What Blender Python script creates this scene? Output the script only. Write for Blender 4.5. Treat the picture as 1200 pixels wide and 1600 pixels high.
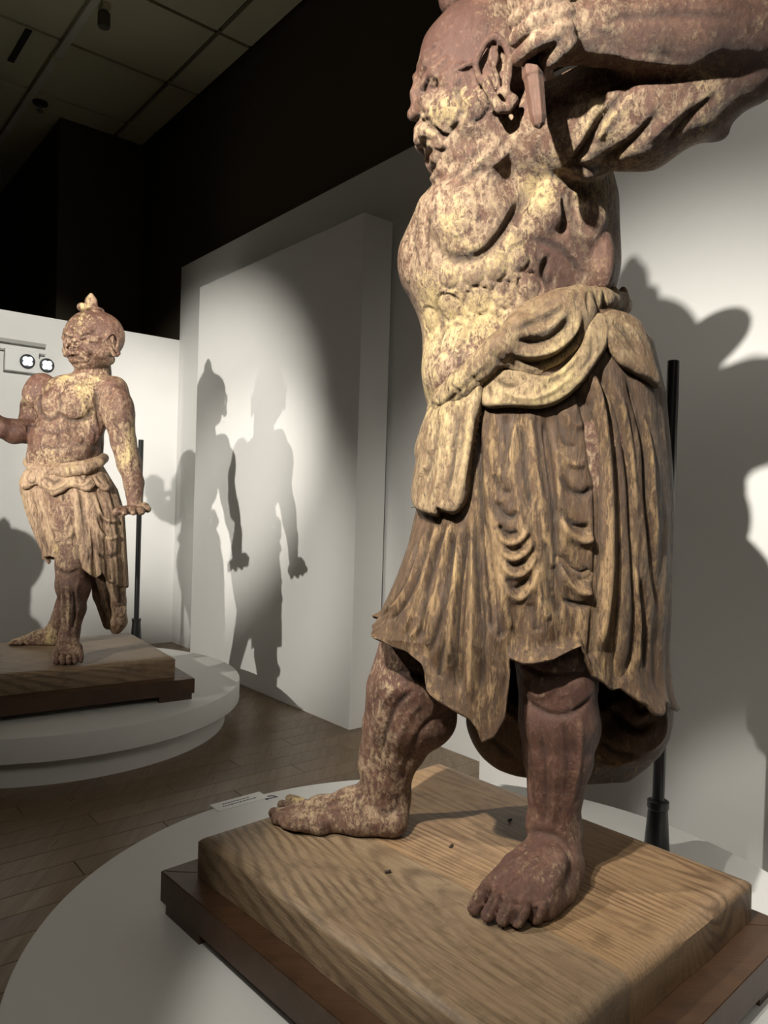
import bpy, math, random
import numpy as np
from mathutils import Vector, Matrix
from mathutils.bvhtree import BVHTree
random.seed(7); rng = np.random.default_rng(5)
for o in list(bpy.data.objects): bpy.data.objects.remove(o, do_unlink=True)
SC = bpy.context.scene; COL = SC.collection
PI = math.pi

# ------------------------------------------------------------------ camera
F_PX, CAM_H, ROLL, PITCH = 1156.0, 1.6, 0.030, math.atan(14/1156)
fwd = np.array([0, math.cos(PITCH), -math.sin(PITCH)])
_r0 = np.array([1, 0, 0.]); _u0 = np.cross(_r0, fwd)
RIGHT = math.cos(ROLL)*_r0 + math.sin(ROLL)*_u0
UP = -math.sin(ROLL)*_r0 + math.cos(ROLL)*_u0
CAM = np.array([0, 0, CAM_H])
cd = bpy.data.cameras.new('camera'); cam = bpy.data.objects.new('camera', cd); COL.objects.link(cam)
cd.sensor_fit = 'VERTICAL'; cd.sensor_height = 36.0; cd.lens = 36.0*F_PX/1600; cd.clip_start = 0.02
M3 = np.stack([RIGHT, UP, -fwd], 1)
M = Matrix([[*M3[0], 0], [*M3[1], 0], [*M3[2], CAM_H], [0, 0, 0, 1]])
cam.matrix_world = M; SC.camera = cam
def ray(px, py): return RIGHT*(px-600)/F_PX + UP*(800-py)/F_PX + fwd
def PX(px, py, Y): d = ray(px, py); return CAM + d*(Y/d[1])          # point of the photograph at depth Y
def PZ(px, py, z): d = ray(px, py); return CAM + d*((z-CAM_H)/d[2])  # ... at height z
def proj(V):
    D = V - CAM; w = D @ fwd
    return 600 + F_PX*(D @ RIGHT)/w, 800 - F_PX*(D @ UP)/w, w

# ------------------------------------------------------------------ world, exposure, lamps
SC.view_settings.view_transform = 'Standard'; SC.view_settings.look = 'None'
SC.view_settings.gamma = 1.0; SC.view_settings.use_curve_mapping = False
SC.view_settings.exposure = 0.0
w = bpy.data.worlds.new('gallery_air'); SC.world = w; w.use_nodes = True
w.node_tree.nodes['Background'].inputs[0].default_value = (0.9, 0.85, 0.75, 1)
w.node_tree.nodes['Background'].inputs[1].default_value = 0.016
def spot(name, loc, target, power, angle, blend=0.5, size=0.03, col=(1.0, 0.95, 0.86)):
    l = bpy.data.lights.new(name, 'SPOT'); l.energy = power; l.spot_size = math.radians(angle)
    l.spot_blend = blend; l.shadow_soft_size = size; l.color = col
    o = bpy.data.objects.new(name, l); COL.objects.link(o); o.location = loc
    o.rotation_euler = (Vector(target)-Vector(loc)).to_track_quat('-Z', 'Y').to_euler()
    return o
spot('spot_lamp', (-0.95, 0.2, 3.45), (0.33, 2.2, 2.05), 1080, 56, 1.0)            # key on the near statue
spot('spot_lamp', (-2.9, 1.3, 4.4), (0.32, 2.15, 1.0), 620, 21, 0.4)              # near statue from the left
spot('spot_lamp', (-1.2, -0.6, 4.9), (0.42, 1.88, 0.56), 420, 22, 0.35)          # board of the near statue
spot('spot_lamp', (1.9, -0.3, 4.6), (1.8, 3.1, 3.2), 170, 42, 1.0)              # added fill on the right panel, weakens the key's shadow there
spot('spot_lamp', (-2.5, -0.6, 2.87), (-1.9, 5.4, 2.2), 2300, 28, 0.8)           # far statue, head shadow on the panel
spot('spot_lamp', (-4.7, 0.9, 3.0), (-1.6, 5.6, 1.3), 900, 30, 0.7)             # far statue, second shadow
spot('spot_lamp', (0.6, 1.4, 5.2), (-3.2, 6.8, 2.4), 1700, 32, 0.8)             # back wall and far statue from high right
def area(name, loc, size, power, col=(1, 0.94, 0.84)):
    l = bpy.data.lights.new(name, 'AREA'); l.size = size; l.energy = power; l.color = col
    o = bpy.data.objects.new(name, l); COL.objects.link(o); o.location = loc; return o
area('overhead_fill', (0.3, -2.5, 4.8), 2.5, 75)  # added soft fill from overhead, stands for no fixture

# ------------------------------------------------------------------ object helpers
def tag(o, label=None, cat=None, group=None, kind=None):
    if label: o['label'] = label
    if cat: o['category'] = cat
    if group: o['group'] = group
    if kind: o['kind'] = kind
    return o
def empty(name, loc, label, cat, rz=0, group=None):
    o = bpy.data.objects.new(name, None); COL.objects.link(o); o.location = loc; o.rotation_euler.z = rz
    o.empty_display_size = 0.1
    return tag(o, label, cat, group)
def link(name, me, mat, parent=None):
    o = bpy.data.objects.new(name, me); COL.objects.link(o)
    if mat: me.materials.append(mat)
    if parent is not None:
        o.parent = parent
        bpy.context.view_layer.update()
        o.matrix_parent_inverse = parent.matrix_basis.inverted()
    return o
def mesh_np(name, V, Fq, smooth=True):
    V = np.ascontiguousarray(V, np.float32); Fq = np.ascontiguousarray(Fq, np.int32)
    me = bpy.data.meshes.new(name); n = Fq.shape[1]
    me.vertices.add(len(V)); me.vertices.foreach_set('co', V.ravel())
    me.loops.add(Fq.size); me.loops.foreach_set('vertex_index', Fq.ravel())
    me.polygons.add(len(Fq)); me.polygons.foreach_set('loop_start', np.arange(0, Fq.size, n, dtype=np.int32))
    me.polygons.foreach_set('loop_total', np.full(len(Fq), n, np.int32))
    me.polygons.foreach_set('use_smooth', np.full(len(Fq), smooth))
    me.update(calc_edges=True); me.validate(); return me
def mesh_py(name, V, Fs, smooth=False):
    me = bpy.data.meshes.new(name); me.from_pydata([tuple(v) for v in V], [], Fs); me.update()
    if smooth: me.polygons.foreach_set('use_smooth', [True]*len(me.polygons))
    return me
import bmesh
def box_bm(bm, c, ax, ay, az, hx, hy, hz):
    vs = []
    for sx in (-1, 1):
        for sy in (-1, 1):
            for sz in (-1, 1): vs.append(bm.verts.new(Vector(c)+Vector(ax)*hx*sx+Vector(ay)*hy*sy+Vector(az)*hz*sz))
    for f in ((0,1,3,2),(4,6,7,5),(0,4,5,1),(2,3,7,6),(0,2,6,4),(1,5,7,3)): bm.faces.new([vs[i] for i in f])
def box(name, c, ax, ay, hx, hy, hz, mat, parent=None, bevel=0.0, segs=2):
    ax = Vector(ax).normalized(); ay = Vector(ay).normalized(); az = ax.cross(ay).normalized()
    bm = bmesh.new(); box_bm(bm, c, ax, ay, az, hx, hy, hz)
    if bevel: bmesh.ops.bevel(bm, geom=bm.edges[:], offset=bevel, segments=segs, profile=0.6, affect='EDGES')
    bmesh.ops.recalc_face_normals(bm, faces=bm.faces[:])
    me = bpy.data.meshes.new(name); bm.to_mesh(me); bm.free()
    return link(name, me, mat, parent)
def lathe(name, c, prof, mat, parent=None, n=96, smooth=True):
    V, Fs = [], []
    for r, z in prof:
        for k in range(n):
            a = 2*PI*k/n; V.append((c[0]+r*math.cos(a), c[1]+r*math.sin(a), c[2]+z))
    for i in range(len(prof)-1):
        for k in range(n):
            k2 = (k+1) % n; Fs.append((i*n+k, i*n+k2, (i+1)*n+k2, (i+1)*n+k))
    Fs.append(tuple(range(n))[::-1]); Fs.append(tuple(range((len(prof)-1)*n, len(prof)*n)))
    me = mesh_py(name, V, Fs); o = link(name, me, mat, parent)
    if smooth:
        me.polygons.foreach_set('use_smooth', [True]*len(me.polygons))
        me.set_sharp_from_angle(angle=math.radians(30))
    return o
def tube(name, pts, r, mat, parent=None, n=12):
    cu = bpy.data.curves.new(name, 'CURVE'); cu.dimensions = '3D'; cu.bevel_depth = r; cu.bevel_resolution = 3; cu.use_fill_caps = True
    s = cu.splines.new('POLY'); s.points.add(len(pts)-1)
    for p, q in zip(s.points, pts): p.co = (*q, 1)
    o = bpy.data.objects.new(name, cu); dg = bpy.context.evaluated_depsgraph_get(); COL.objects.link(o); dg.update()
    me = bpy.data.meshes.new_from_object(o.evaluated_get(dg)); me.name = name
    bpy.data.objects.remove(o); return link(name, me, mat, parent)

# ------------------------------------------------------------------ materials
def mat(name, base=(0.5,0.5,0.5), rough=0.6, metal=0.0, spec=0.5):
    m = bpy.data.materials.new(name); m.use_nodes = True; b = m.node_tree.nodes['Principled BSDF']
    b.inputs['Base Color'].default_value = (*base, 1); b.inputs['Roughness'].default_value = rough
    b.inputs['Metallic'].default_value = metal; b.inputs['Specular IOR Level'].default_value = spec
    return m, m.node_tree, b
class NT:
    def __init__(s, nt): s.nt = nt; s.tc = nt.nodes.new('ShaderNodeTexCoord')
    def n(s, t, **k):
        x = s.nt.nodes.new(t)
        for a, v in k.items(): setattr(x, a, v)
        return x
    def l(s, a, b): s.nt.links.new(a, b)
    def mapping(s, scale, rot=(0,0,0)):
        m = s.n('ShaderNodeMapping'); m.inputs['Scale'].default_value = scale; m.inputs['Rotation'].default_value = rot
        s.l(s.tc.outputs['Object'], m.inputs[0]); return m.outputs[0]
    def noise(s, scale, detail=6, rough=0.6, vec=None, dist=0.0):
        x = s.n('ShaderNodeTexNoise'); x.inputs['Scale'].default_value = scale; x.inputs['Detail'].default_value = detail
        x.inputs['Roughness'].default_value = rough; x.inputs['Distortion'].default_value = dist
        s.l(vec if vec is not None else s.tc.outputs['Object'], x.inputs['Vector']); return x.outputs[0]
    def ramp(s, fac, stops):
        r = s.n('ShaderNodeValToRGB'); e = r.color_ramp.elements
        while len(e) > 1: e.remove(e[0])
        e[0].position = stops[0][0]; c = stops[0][1]; e[0].color = (*c, 1) if len(c) == 3 else c
        for p, c in stops[1:]:
            q = e.new(p); q.color = (*c, 1)
        s.l(fac, r.inputs[0]); return r.outputs[0]
    def mix(s, fac, a, b, mode='MIX'):
        m = s.n('ShaderNodeMix', data_type='RGBA', blend_type=mode)
        for v, i in ((fac, 0), (a, 6), (b, 7)):
            if isinstance(v, (int, float)): m.inputs[i].default_value = v
            elif isinstance(v, tuple): m.inputs[i].default_value = (*v, 1)
            else: s.l(v, m.inputs[i])
        return m.outputs[2]
    def math(s, op, a, b=0.0):
        m = s.n('ShaderNodeMath', operation=op)
        for v, i in ((a, 0), (b, 1)):
            if isinstance(v, (int, float)): m.inputs[i].default_value = v
            else: s.l(v, m.inputs[i])
        return m.outputs[0]
    def bump(s, h, strength, dist, bsdf, prev=None):
        b = s.n('ShaderNodeBump'); b.inputs['Strength'].default_value = strength; b.inputs['Distance'].default_value = dist
        s.l(h, b.inputs['Height'])
        if prev is not None: s.l(prev, b.inputs['Normal'])
        s.l(b.outputs[0], bsdf.inputs['Normal']); return b.outputs[0]
S0, S1 = (0, 0, 0), (1, 1, 1)
def statue_skin(name, red=(0.088,0.038,0.027), mid=(0.205,0.110,0.070), cream=(0.52,0.385,0.245), yel=(0.58,0.44,0.20), dark=(0.035,0.018,0.013), stretch=0.7, cover=0.0, pw=0.17):
    """flaking pigment over carved wood: lacquer red, dusty brown, cream ground and ochre remains with ragged edges, dark pits"""
    m, nt, b = mat(name, rough=0.5); t = NT(nt)
    zz = t.n('ShaderNodeAttribute', attribute_name='pigment').outputs['Fac']
    pig = t.math('SUBTRACT', zz, 0.5)
    vec = t.mapping((1, 1, stretch), (0.12, 0.1, 0))
    big = t.noise(4.5, 3, 0.5, vec, 0.5)
    mid_n = t.noise(19, 8, 0.72, vec, 1.1)
    fine = t.noise(85, 7, 0.78, vec, 0.6)
    spk = t.noise(46, 9, 0.80, t.mapping((1, 1, stretch*0.8), (0.4, 0.2, 0.7)), 0.4)
    def mixsum(*ps):
        r = None
        for a, wt in ps:
            q = t.math('MULTIPLY', a, wt); r = q if r is None else t.math('ADD', r, q)
        return r
    c = t.mix(t.ramp(mixsum((mid_n, .5), (fine, .5), (pig, .22)), [(0.42, S0), (0.56, S1)]), red, mid)
    f1 = mixsum((spk, .42), (mid_n, .20), (fine, .20), (big, .18), (pig, pw)); f1 = t.math('ADD', f1, cover)
    m1 = t.ramp(f1, [(0.485, S0), (0.525, (0.5,)*3), (0.60, (0.85,)*3)])
    c = t.mix(m1, c, cream)
    f2 = mixsum((fine, .30), (spk, .25), (big, .45), (pig, .16)); f2 = t.math('ADD', f2, cover)
    m2 = t.ramp(f2, [(0.545, S0), (0.60, (0.75,)*3)])
    c = t.mix(m2, c, yel)
    pit = t.noise(60, 6, 0.8, t.mapping((1, 1, stretch*0.5), (0.2, 0.9, 0.1)), 0.3)
    c = t.mix(t.ramp(pit, [(0.34, (0.9,)*3), (0.43, S0)]), c, dark)
    c = t.mix(t.ramp(fine, [(0.30, (0.6,)*3), (0.55, S0)]), c, tuple(q*0.45 for q in mid))
    so = t.n('ShaderNodeAttribute', attribute_name='groove_dark').outputs['Fac']
    c = t.mix(t.math('MULTIPLY', so, 0.75), c, dark)
    t.l(c, b.inputs['Base Color'])
    t.l(t.ramp(spk, [(0.35, (0.36,)*3), (0.65, (0.62,)*3)]), b.inputs['Roughness'])
    p = t.bump(mixsum((spk, .6), (mid_n, .4)), 0.8, 0.012, b)
    p = t.bump(m1, 0.35, 0.0022, b, p); p = t.bump(fine, 0.7, 0.004, b, p)
    return m
def wood(name, c1, c2, rough=0.55, fade=None, rings=130, contrast=0.8, fine=1.0):
    """plain-sawn wood: growth rings as contour lines of a long noise field, pores, uneven ageing; grain along local x"""
    m, nt, b = mat(name, rough=rough); t = NT(nt)
    v = t.mapping((0.32, 2.4, 1.3))
    f = t.noise(1.0, 1.5, 0.4, v)
    rg = t.math('SINE', t.math('MULTIPLY', t.math('ADD', f, t.math('MULTIPLY', t.noise(1.0, 4, 0.6, t.mapping((3, 60, 60))), 0.012)), float(rings*2)))
    rg = t.math('ADD', t.math('MULTIPLY', rg, 0.5), 0.5)
    g = t.noise(1.0, 8, 0.75, t.mapping((7, 190, 190)))
    bl = t.noise(2.6, 5, 0.62, None, 0.4); bl2 = t.noise(11, 6, 0.7)
    c = t.mix(t.ramp(rg, [(0.35, S0), (0.95, (contrast,)*3)]), c2, c1)
    c = t.mix(t.ramp(bl, [(0.40, S0), (0.60, (0.75,)*3)]), c, fade if fade else tuple(q*0.8 for q in c2))
    c = t.mix(t.ramp(g, [(0.36, (0.55*fine,)*3), (0.52, S0)]), c, tuple(q*0.5 for q in c1))
    c = t.mix(t.ramp(bl2, [(0.32, (0.5,)*3), (0.48, S0)]), c, tuple(q*0.62 for q in c1))
    t.l(c, b.inputs['Base Color'])
    p = t.bump(g, 0.35, 0.003, b); t.bump(rg, 0.25, 0.0015, b, p)
    return m
def plaster(name, col, rough=0.75, var=0.05, bumps=0.05):
    m, nt, b = mat(name, col, rough, spec=0.3); t = NT(nt)
    n = t.noise(1.4, 4, 0.6); c = t.mix(t.ramp(n, [(0.3, S0), (0.7, S1)]), tuple(q*(1-var) for q in col), col)
    t.l(c, b.inputs['Base Color']); t.bump(t.noise(160, 4, 0.6), bumps, 0.002, b); return m
M_WHITE = plaster('white_wall_paint', (0.70, 0.70, 0.685))
M_PANEL = plaster('white_panel_paint', (0.74, 0.74, 0.72))
M_PLINTH = plaster('white_plinth_paint', (0.72, 0.72, 0.70), 0.5)
M_DARK = plaster('dark_brown_wall_paint', (0.075, 0.062, 0.042), 0.8)
M_CEIL = plaster('ceiling_panel_paint', (0.62, 0.58, 0.40), 0.8)
M_GAP = mat('dark_ceiling_joint', (0.03, 0.03, 0.02), 0.9)[0]
M_METAL = mat('black_metal', (0.008, 0.008, 0.009), 0.32, 0.0, 0.6)[0]
M_GREYM = mat('grey_metal', (0.35, 0.35, 0.33), 0.4, 0.6)[0]
M_BRASS = mat('dull_wire', (0.6, 0.6, 0.5), 0.3, 0.9)[0]
M_PAPER = mat('label_card', (0.72, 0.72, 0.70), 0.4)[0]
M_INK = mat('label_ink', (0.05, 0.05, 0.07), 0.6)[0]
# ------------------------------------------------------------------ room
DW = np.array([-0.641, 0.768, 0.]); DW /= np.linalg.norm(DW)     # along the right-hand wall, away from the viewer
NW = np.array([DW[1], -DW[0], 0.])                                # normal of that wall, out of the room
def W(a, n, z): return DW*a + NW*n + np.array([0, 0, z])          # room coordinates: along, out, up
def slab(name, a0, a1, n0, n1, z0, z1, m, parent=None, bevel=0.0):
    return box(name, W((a0+a1)/2, (n0+n1)/2, (z0+z1)/2), DW, NW, abs(a1-a0)/2, abs(n1-n0)/2, abs(z1-z0)/2, m, parent, bevel)
AB = 7.72                                                         # back wall
slab('floor_slab', -6, AB+3, -7, 4.5, -0.12, -0.02, mat('floor_screed', (0.08,0.06,0.04), 0.8)[0]).name = 'floor'
tag(bpy.data.objects['floor'], kind='structure')
FLOOR = bpy.data.objects['floor']
def floor_mat():
    m, nt, b = mat('floor_board_wood', rough=0.32); t = NT(nt)
    oi = t.n('ShaderNodeObjectInfo')
    g = t.noise(1.0, 7, 0.65, t.mapping((60, 3.0, 60), (0, 0, math.atan2(NW[1], NW[0])*0)))
    c = t.mix(oi.outputs['Random'], (0.15, 0.098, 0.052), (0.215, 0.145, 0.080))
    c = t.mix(t.ramp(g, [(0.35, S0), (0.7, (0.5,)*3)]), c, (0.10, 0.065, 0.034))
    t.l(c, b.inputs['Base Color']); t.l(t.ramp(g, [(0.3, (0.26,)*3), (0.7, (0.42,)*3)]), b.inputs['Roughness'])
    t.bump(g, 0.15, 0.001, b); return m
M_FLOOR = floor_mat()
# floor boards, run along NW direction, each a piece of the floor
FW, FL = 0.15, 1.2
brd = None; cnt = 0
for i in range(-8, 48):
    a = 0.9 + i*FW; off = (i*0.47) % FL
    if a > AB+0.1: break
    for j in range(-6, 4):
        n = off + j*FL
        if n < -4.8 or n > 3.44: continue
        c = W(a+FW/2, n+FL/2, -0.01); x, y, d = proj(np.array([c]))
        if d[0] < 0.3 or x[0] < -650 or x[0] > 1900 or math.hypot(c[0], c[1]-2.5) > 7.5: continue
        if brd is None:
            brd = box('floor_board', (0,0,0), NW, DW, FL/2-0.0012, FW/2-0.0012, 0.01, M_FLOOR, None, 0.0015, 1); me = brd.data; o = brd
        else:
            o = bpy.data.objects.new('floor_board', me); COL.objects.link(o)
        o.parent = FLOOR; o.location = tuple(c); cnt += 1
st = lambda o: tag(o, kind='structure')
st(slab('wall_back', AB, AB+0.12, -7, 3.60, 0, 3.317, M_WHITE))
st(slab('wall_right', 0.0, AB, 3.45, 3.62, 0, 4.113, M_WHITE))
ACOL = AB+0.55
OFFD = 3.75                                                      # dark wall above and behind the white partition
zc = 5.7
cc = CAM + ray(226, 228)*((3.63 - CAM@NW)/(ray(226, 228)@NW)); zc = cc[2]; ACOL = cc @ DW
st(slab('wall_right_upper', -6, ACOL, 3.63, 3.8, 0, 6.2, M_DARK))
cl = CAM + ray(95, 183)*((zc-CAM_H)/ray(95, 183)[2]); NCOL = cl @ NW
st(slab('wall_back_upper', ACOL, ACOL+3.0, NCOL, 3.8, 0, zc+0.3, M_DARK))
st(slab('wall_back_far', ACOL+3.0, ACOL+3.2, -7, 3.8, 0, zc+0.3, M_DARK))
st(slab('wall_left', -6, ACOL+3, -7.1, -7, 0, zc+0.3, M_DARK))
st(slab('wall_front', -6.1, -6, -7, 3.8, 0, zc+0.3, M_DARK))
# display panels standing proud of the right wall
def panel(a0, a1, n0, n1, z, name, label):
    o = slab(name, a0, a1, n0, n1, 0.0, z, M_PANEL, None, 0.004); return tag(o, label, 'panel', 'white display panels along the wall')
panel(4.095, 6.646, 3.16, 3.42, 3.617, 'display_panel', 'tall white display panel behind the far statue, shadows thrown across it')
panel(-1.2, 2.871, 3.165, 3.42, 3.62, 'display_panel', 'tall white display panel close behind the near statue')
# ceiling: backing plus individual panels with recessed joints
CE = st(slab('ceiling', -6, ACOL+3.2, -7, 3.8, zc+0.05, zc+0.2, M_GAP))
def cpt(px, py): p = PZ(px, py, zc); return p@DW, p@NW
j1 = cpt(252, 126); j2 = cpt(190, 190); jr = cpt(180, 212); jl = cpt(500/2, 250/2)
ngap = cpt(385, 0)[1]
acuts = [AB+3.5]
step = abs(j1[0]-j2[0]) 
a = j2[0]; cuts = [ACOL+3.1, a]
while a > -5: a -= step; cuts.append(a)
g = 0.022
ncuts = [3.62, jr[1], jr[1]-3.1, jr[1]-6.2, -6.9]
for i in range(len(cuts)-1):
    for k in range(len(ncuts)-1):
        slab('ceiling_panel', cuts[i+1]+g, cuts[i]-g, ncuts[k+1]+g, ncuts[k]-g, zc, zc+0.05, M_CEIL, CE)
# ceiling rail, sprinkler, spotlight, dark slot
RN = 2.19
t = empty('lighting_track', W(8.0, RN, zc), 'pale straight lighting track fixed under the dim ceiling', 'track')
slab('rail', -2, 12.2, RN-0.035, RN+0.035, zc-0.05, zc, mat('track_paint', (0.62,0.60,0.50), 0.5)[0], t, 0.004)
for a in (8.05, 6.6): slab('end_clip', a-0.05, a+0.05, RN-0.045, RN+0.045, zc-0.06, zc-0.0, M_CEIL, t, 0.004)
o = slab('ceiling_slot', 7.79, 8.49, 1.84, 1.90, zc-0.012, zc-0.001, M_GAP, None, 0.002)
tag(o, 'short dark air slot in the ceiling beside the lighting track', 'vent')
sp = PZ(63, 160, zc); t = empty('sprinkler_head', tuple(sp), 'small round sprinkler head under the ceiling near the dark column', 'sprinkler')
lathe('rose', sp, [(0.001,0.0),(0.085,0.0),(0.08,-0.02),(0.03,-0.035),(0.001,-0.035)][::-1], mat('sprinkler_metal', (0.12,0.11,0.09), 0.4, 0.7)[0], t, 24)
lathe('nozzle', sp, [(0.001,-0.11),(0.03,-0.11),(0.035,-0.095),(0.012,-0.09),(0.014,-0.035),(0.001,-0.03)], M_GREYM, t, 16)
sp = PZ(163, 8, zc); t = empty('track_spotlight', tuple(sp), 'small unlit spotlight hanging from the ceiling beside the track', 'spotlight')
box('adapter', tuple(sp+[0,0,-0.03]), DW, NW, 0.06, 0.035, 0.03, M_CEIL, t, 0.006)
lathe('lamp_body', sp+np.array([0.0,0,-0.20]), [(0.001,0),(0.05,0.0),(0.055,0.02),(0.055,0.12),(0.03,0.15),(0.012,0.15),(0.012,0.2),(0.001,0.2)], mat('lamp_body_paint', (0.10,0.09,0.07), 0.5)[0], t, 24)

# ------------------------------------------------------------------ plinths
def plinth(cx, cy, r, label):
    t = empty('round_plinth', (cx, cy, 0), label, 'plinth', 0, 'round white plinths')
    lathe('lower_tier', (cx, cy, 0), [(r-0.10, 0.0), (r-0.10, 0.158)], M_PLINTH, t, 160)
    lathe('upper_tier', (cx, cy, 0), [(r-0.004, 0.158), (r, 0.162), (r, 0.292), (r-0.003, 0.298), (r-0.010, 0.30)], M_PLINTH, t, 160)
    return t
plinth(0.257, 2.25, 1.257, 'round white two-tier plinth under the near statue')
plinth(-2.266, 5.12, 1.277, 'round white two-tier plinth under the far statue')

M_FRAME = wood('stained_frame_wood', (0.038, 0.019, 0.010), (0.070, 0.034, 0.017), 0.42, (0.085,0.043,0.020), 30, 0.5, 0.6)
def frame(cx, cy, ax, ay, hx, hy, label):
    """dark stand: mitred top rails lying on four angle feet"""
    ax = np.array(ax)/np.linalg.norm(ax); ay = np.array(ay)/np.linalg.norm(ay)
    t = empty('wooden_stand', (cx, cy, 0.3), label, 'stand', 0, 'dark stained stands between plinth and board')
    c = np.array([cx, cy, 0.388]); wd = 0.17
    def rail(p, q, inn):    # mitred rail between outer corners p and q
        V = []
        d = (q-p)/np.linalg.norm(q-p)
        for z in (-0.047, 0.047):
            for v in (p, q, q+inn*wd-d*wd, p+inn*wd+d*wd): V.append(v+[0,0,z])
        bm = bmesh.new(); vs = [bm.verts.new(v) for v in V]
        for f in ((0,3,2,1),(4,5,6,7),(0,1,5,4),(1,2,6,5),(2,3,7,6),(3,0,4,7)): bm.faces.new([vs[i] for i in f])
        bmesh.ops.recalc_face_normals(bm, faces=bm.faces[:])
        bmesh.ops.bevel(bm, geom=bm.edges[:], offset=0.0022, segments=2, affect='EDGES')
        me = bpy.data.meshes.new('rail'); bm.to_mesh(me); bm.free(); return link('rail', me, M_FRAME, t)
    K = [c+ax*sx*hx+ay*sy*hy for sx, sy in ((-1,-1),(1,-1),(1,1),(-1,1))]
    for i in range(4):
        p, q = K[i], K[(i+1) % 4]; d = (q-p)/np.linalg.norm(q-p); inn = np.array([-d[1], d[0], 0])
        rail(p, q, inn)
    for sx, sy in ((-1,-1),(1,-1),(1,1),(-1,1)):      # L-shaped feet, slightly inset
        p = c+ax*sx*(hx-0.013)+ay*sy*(hy-0.013); L = 0.21; T = 0.03
        bm = bmesh.new()
        pts = [p, p-ax*sx*L, p-ax*sx*L-ay*sy*T, p-ax*sx*T-ay*sy*T, p-ax*sx*T-ay*sy*L, p-ay*sy*L]
        lo = [bm.verts.new((v[0], v[1], 0.300)) for v in pts]; hi = [bm.verts.new((v[0], v[1], 0.341)) for v in pts]
        bm.faces.new(lo); bm.faces.new(hi)
        for i in range(6): bm.faces.new([lo[i], lo[(i+1)%6], hi[(i+1)%6], hi[i]])
        bmesh.ops.recalc_face_normals(bm, faces=bm.faces[:])
        me = bpy.data.meshes.new('foot'); bm.to_mesh(me); bm.free(); link('foot', me, M_FRAME, t)
    return t
M_BOARD = wood('old_plank_wood', (0.125, 0.070, 0.036), (0.29, 0.185, 0.100), 0.45, (0.32,0.205,0.108))
M_BOARD2 = wood('grey_plank_wood', (0.115, 0.075, 0.044), (0.26, 0.185, 0.112), 0.5, (0.23,0.158,0.094), 150)
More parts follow.
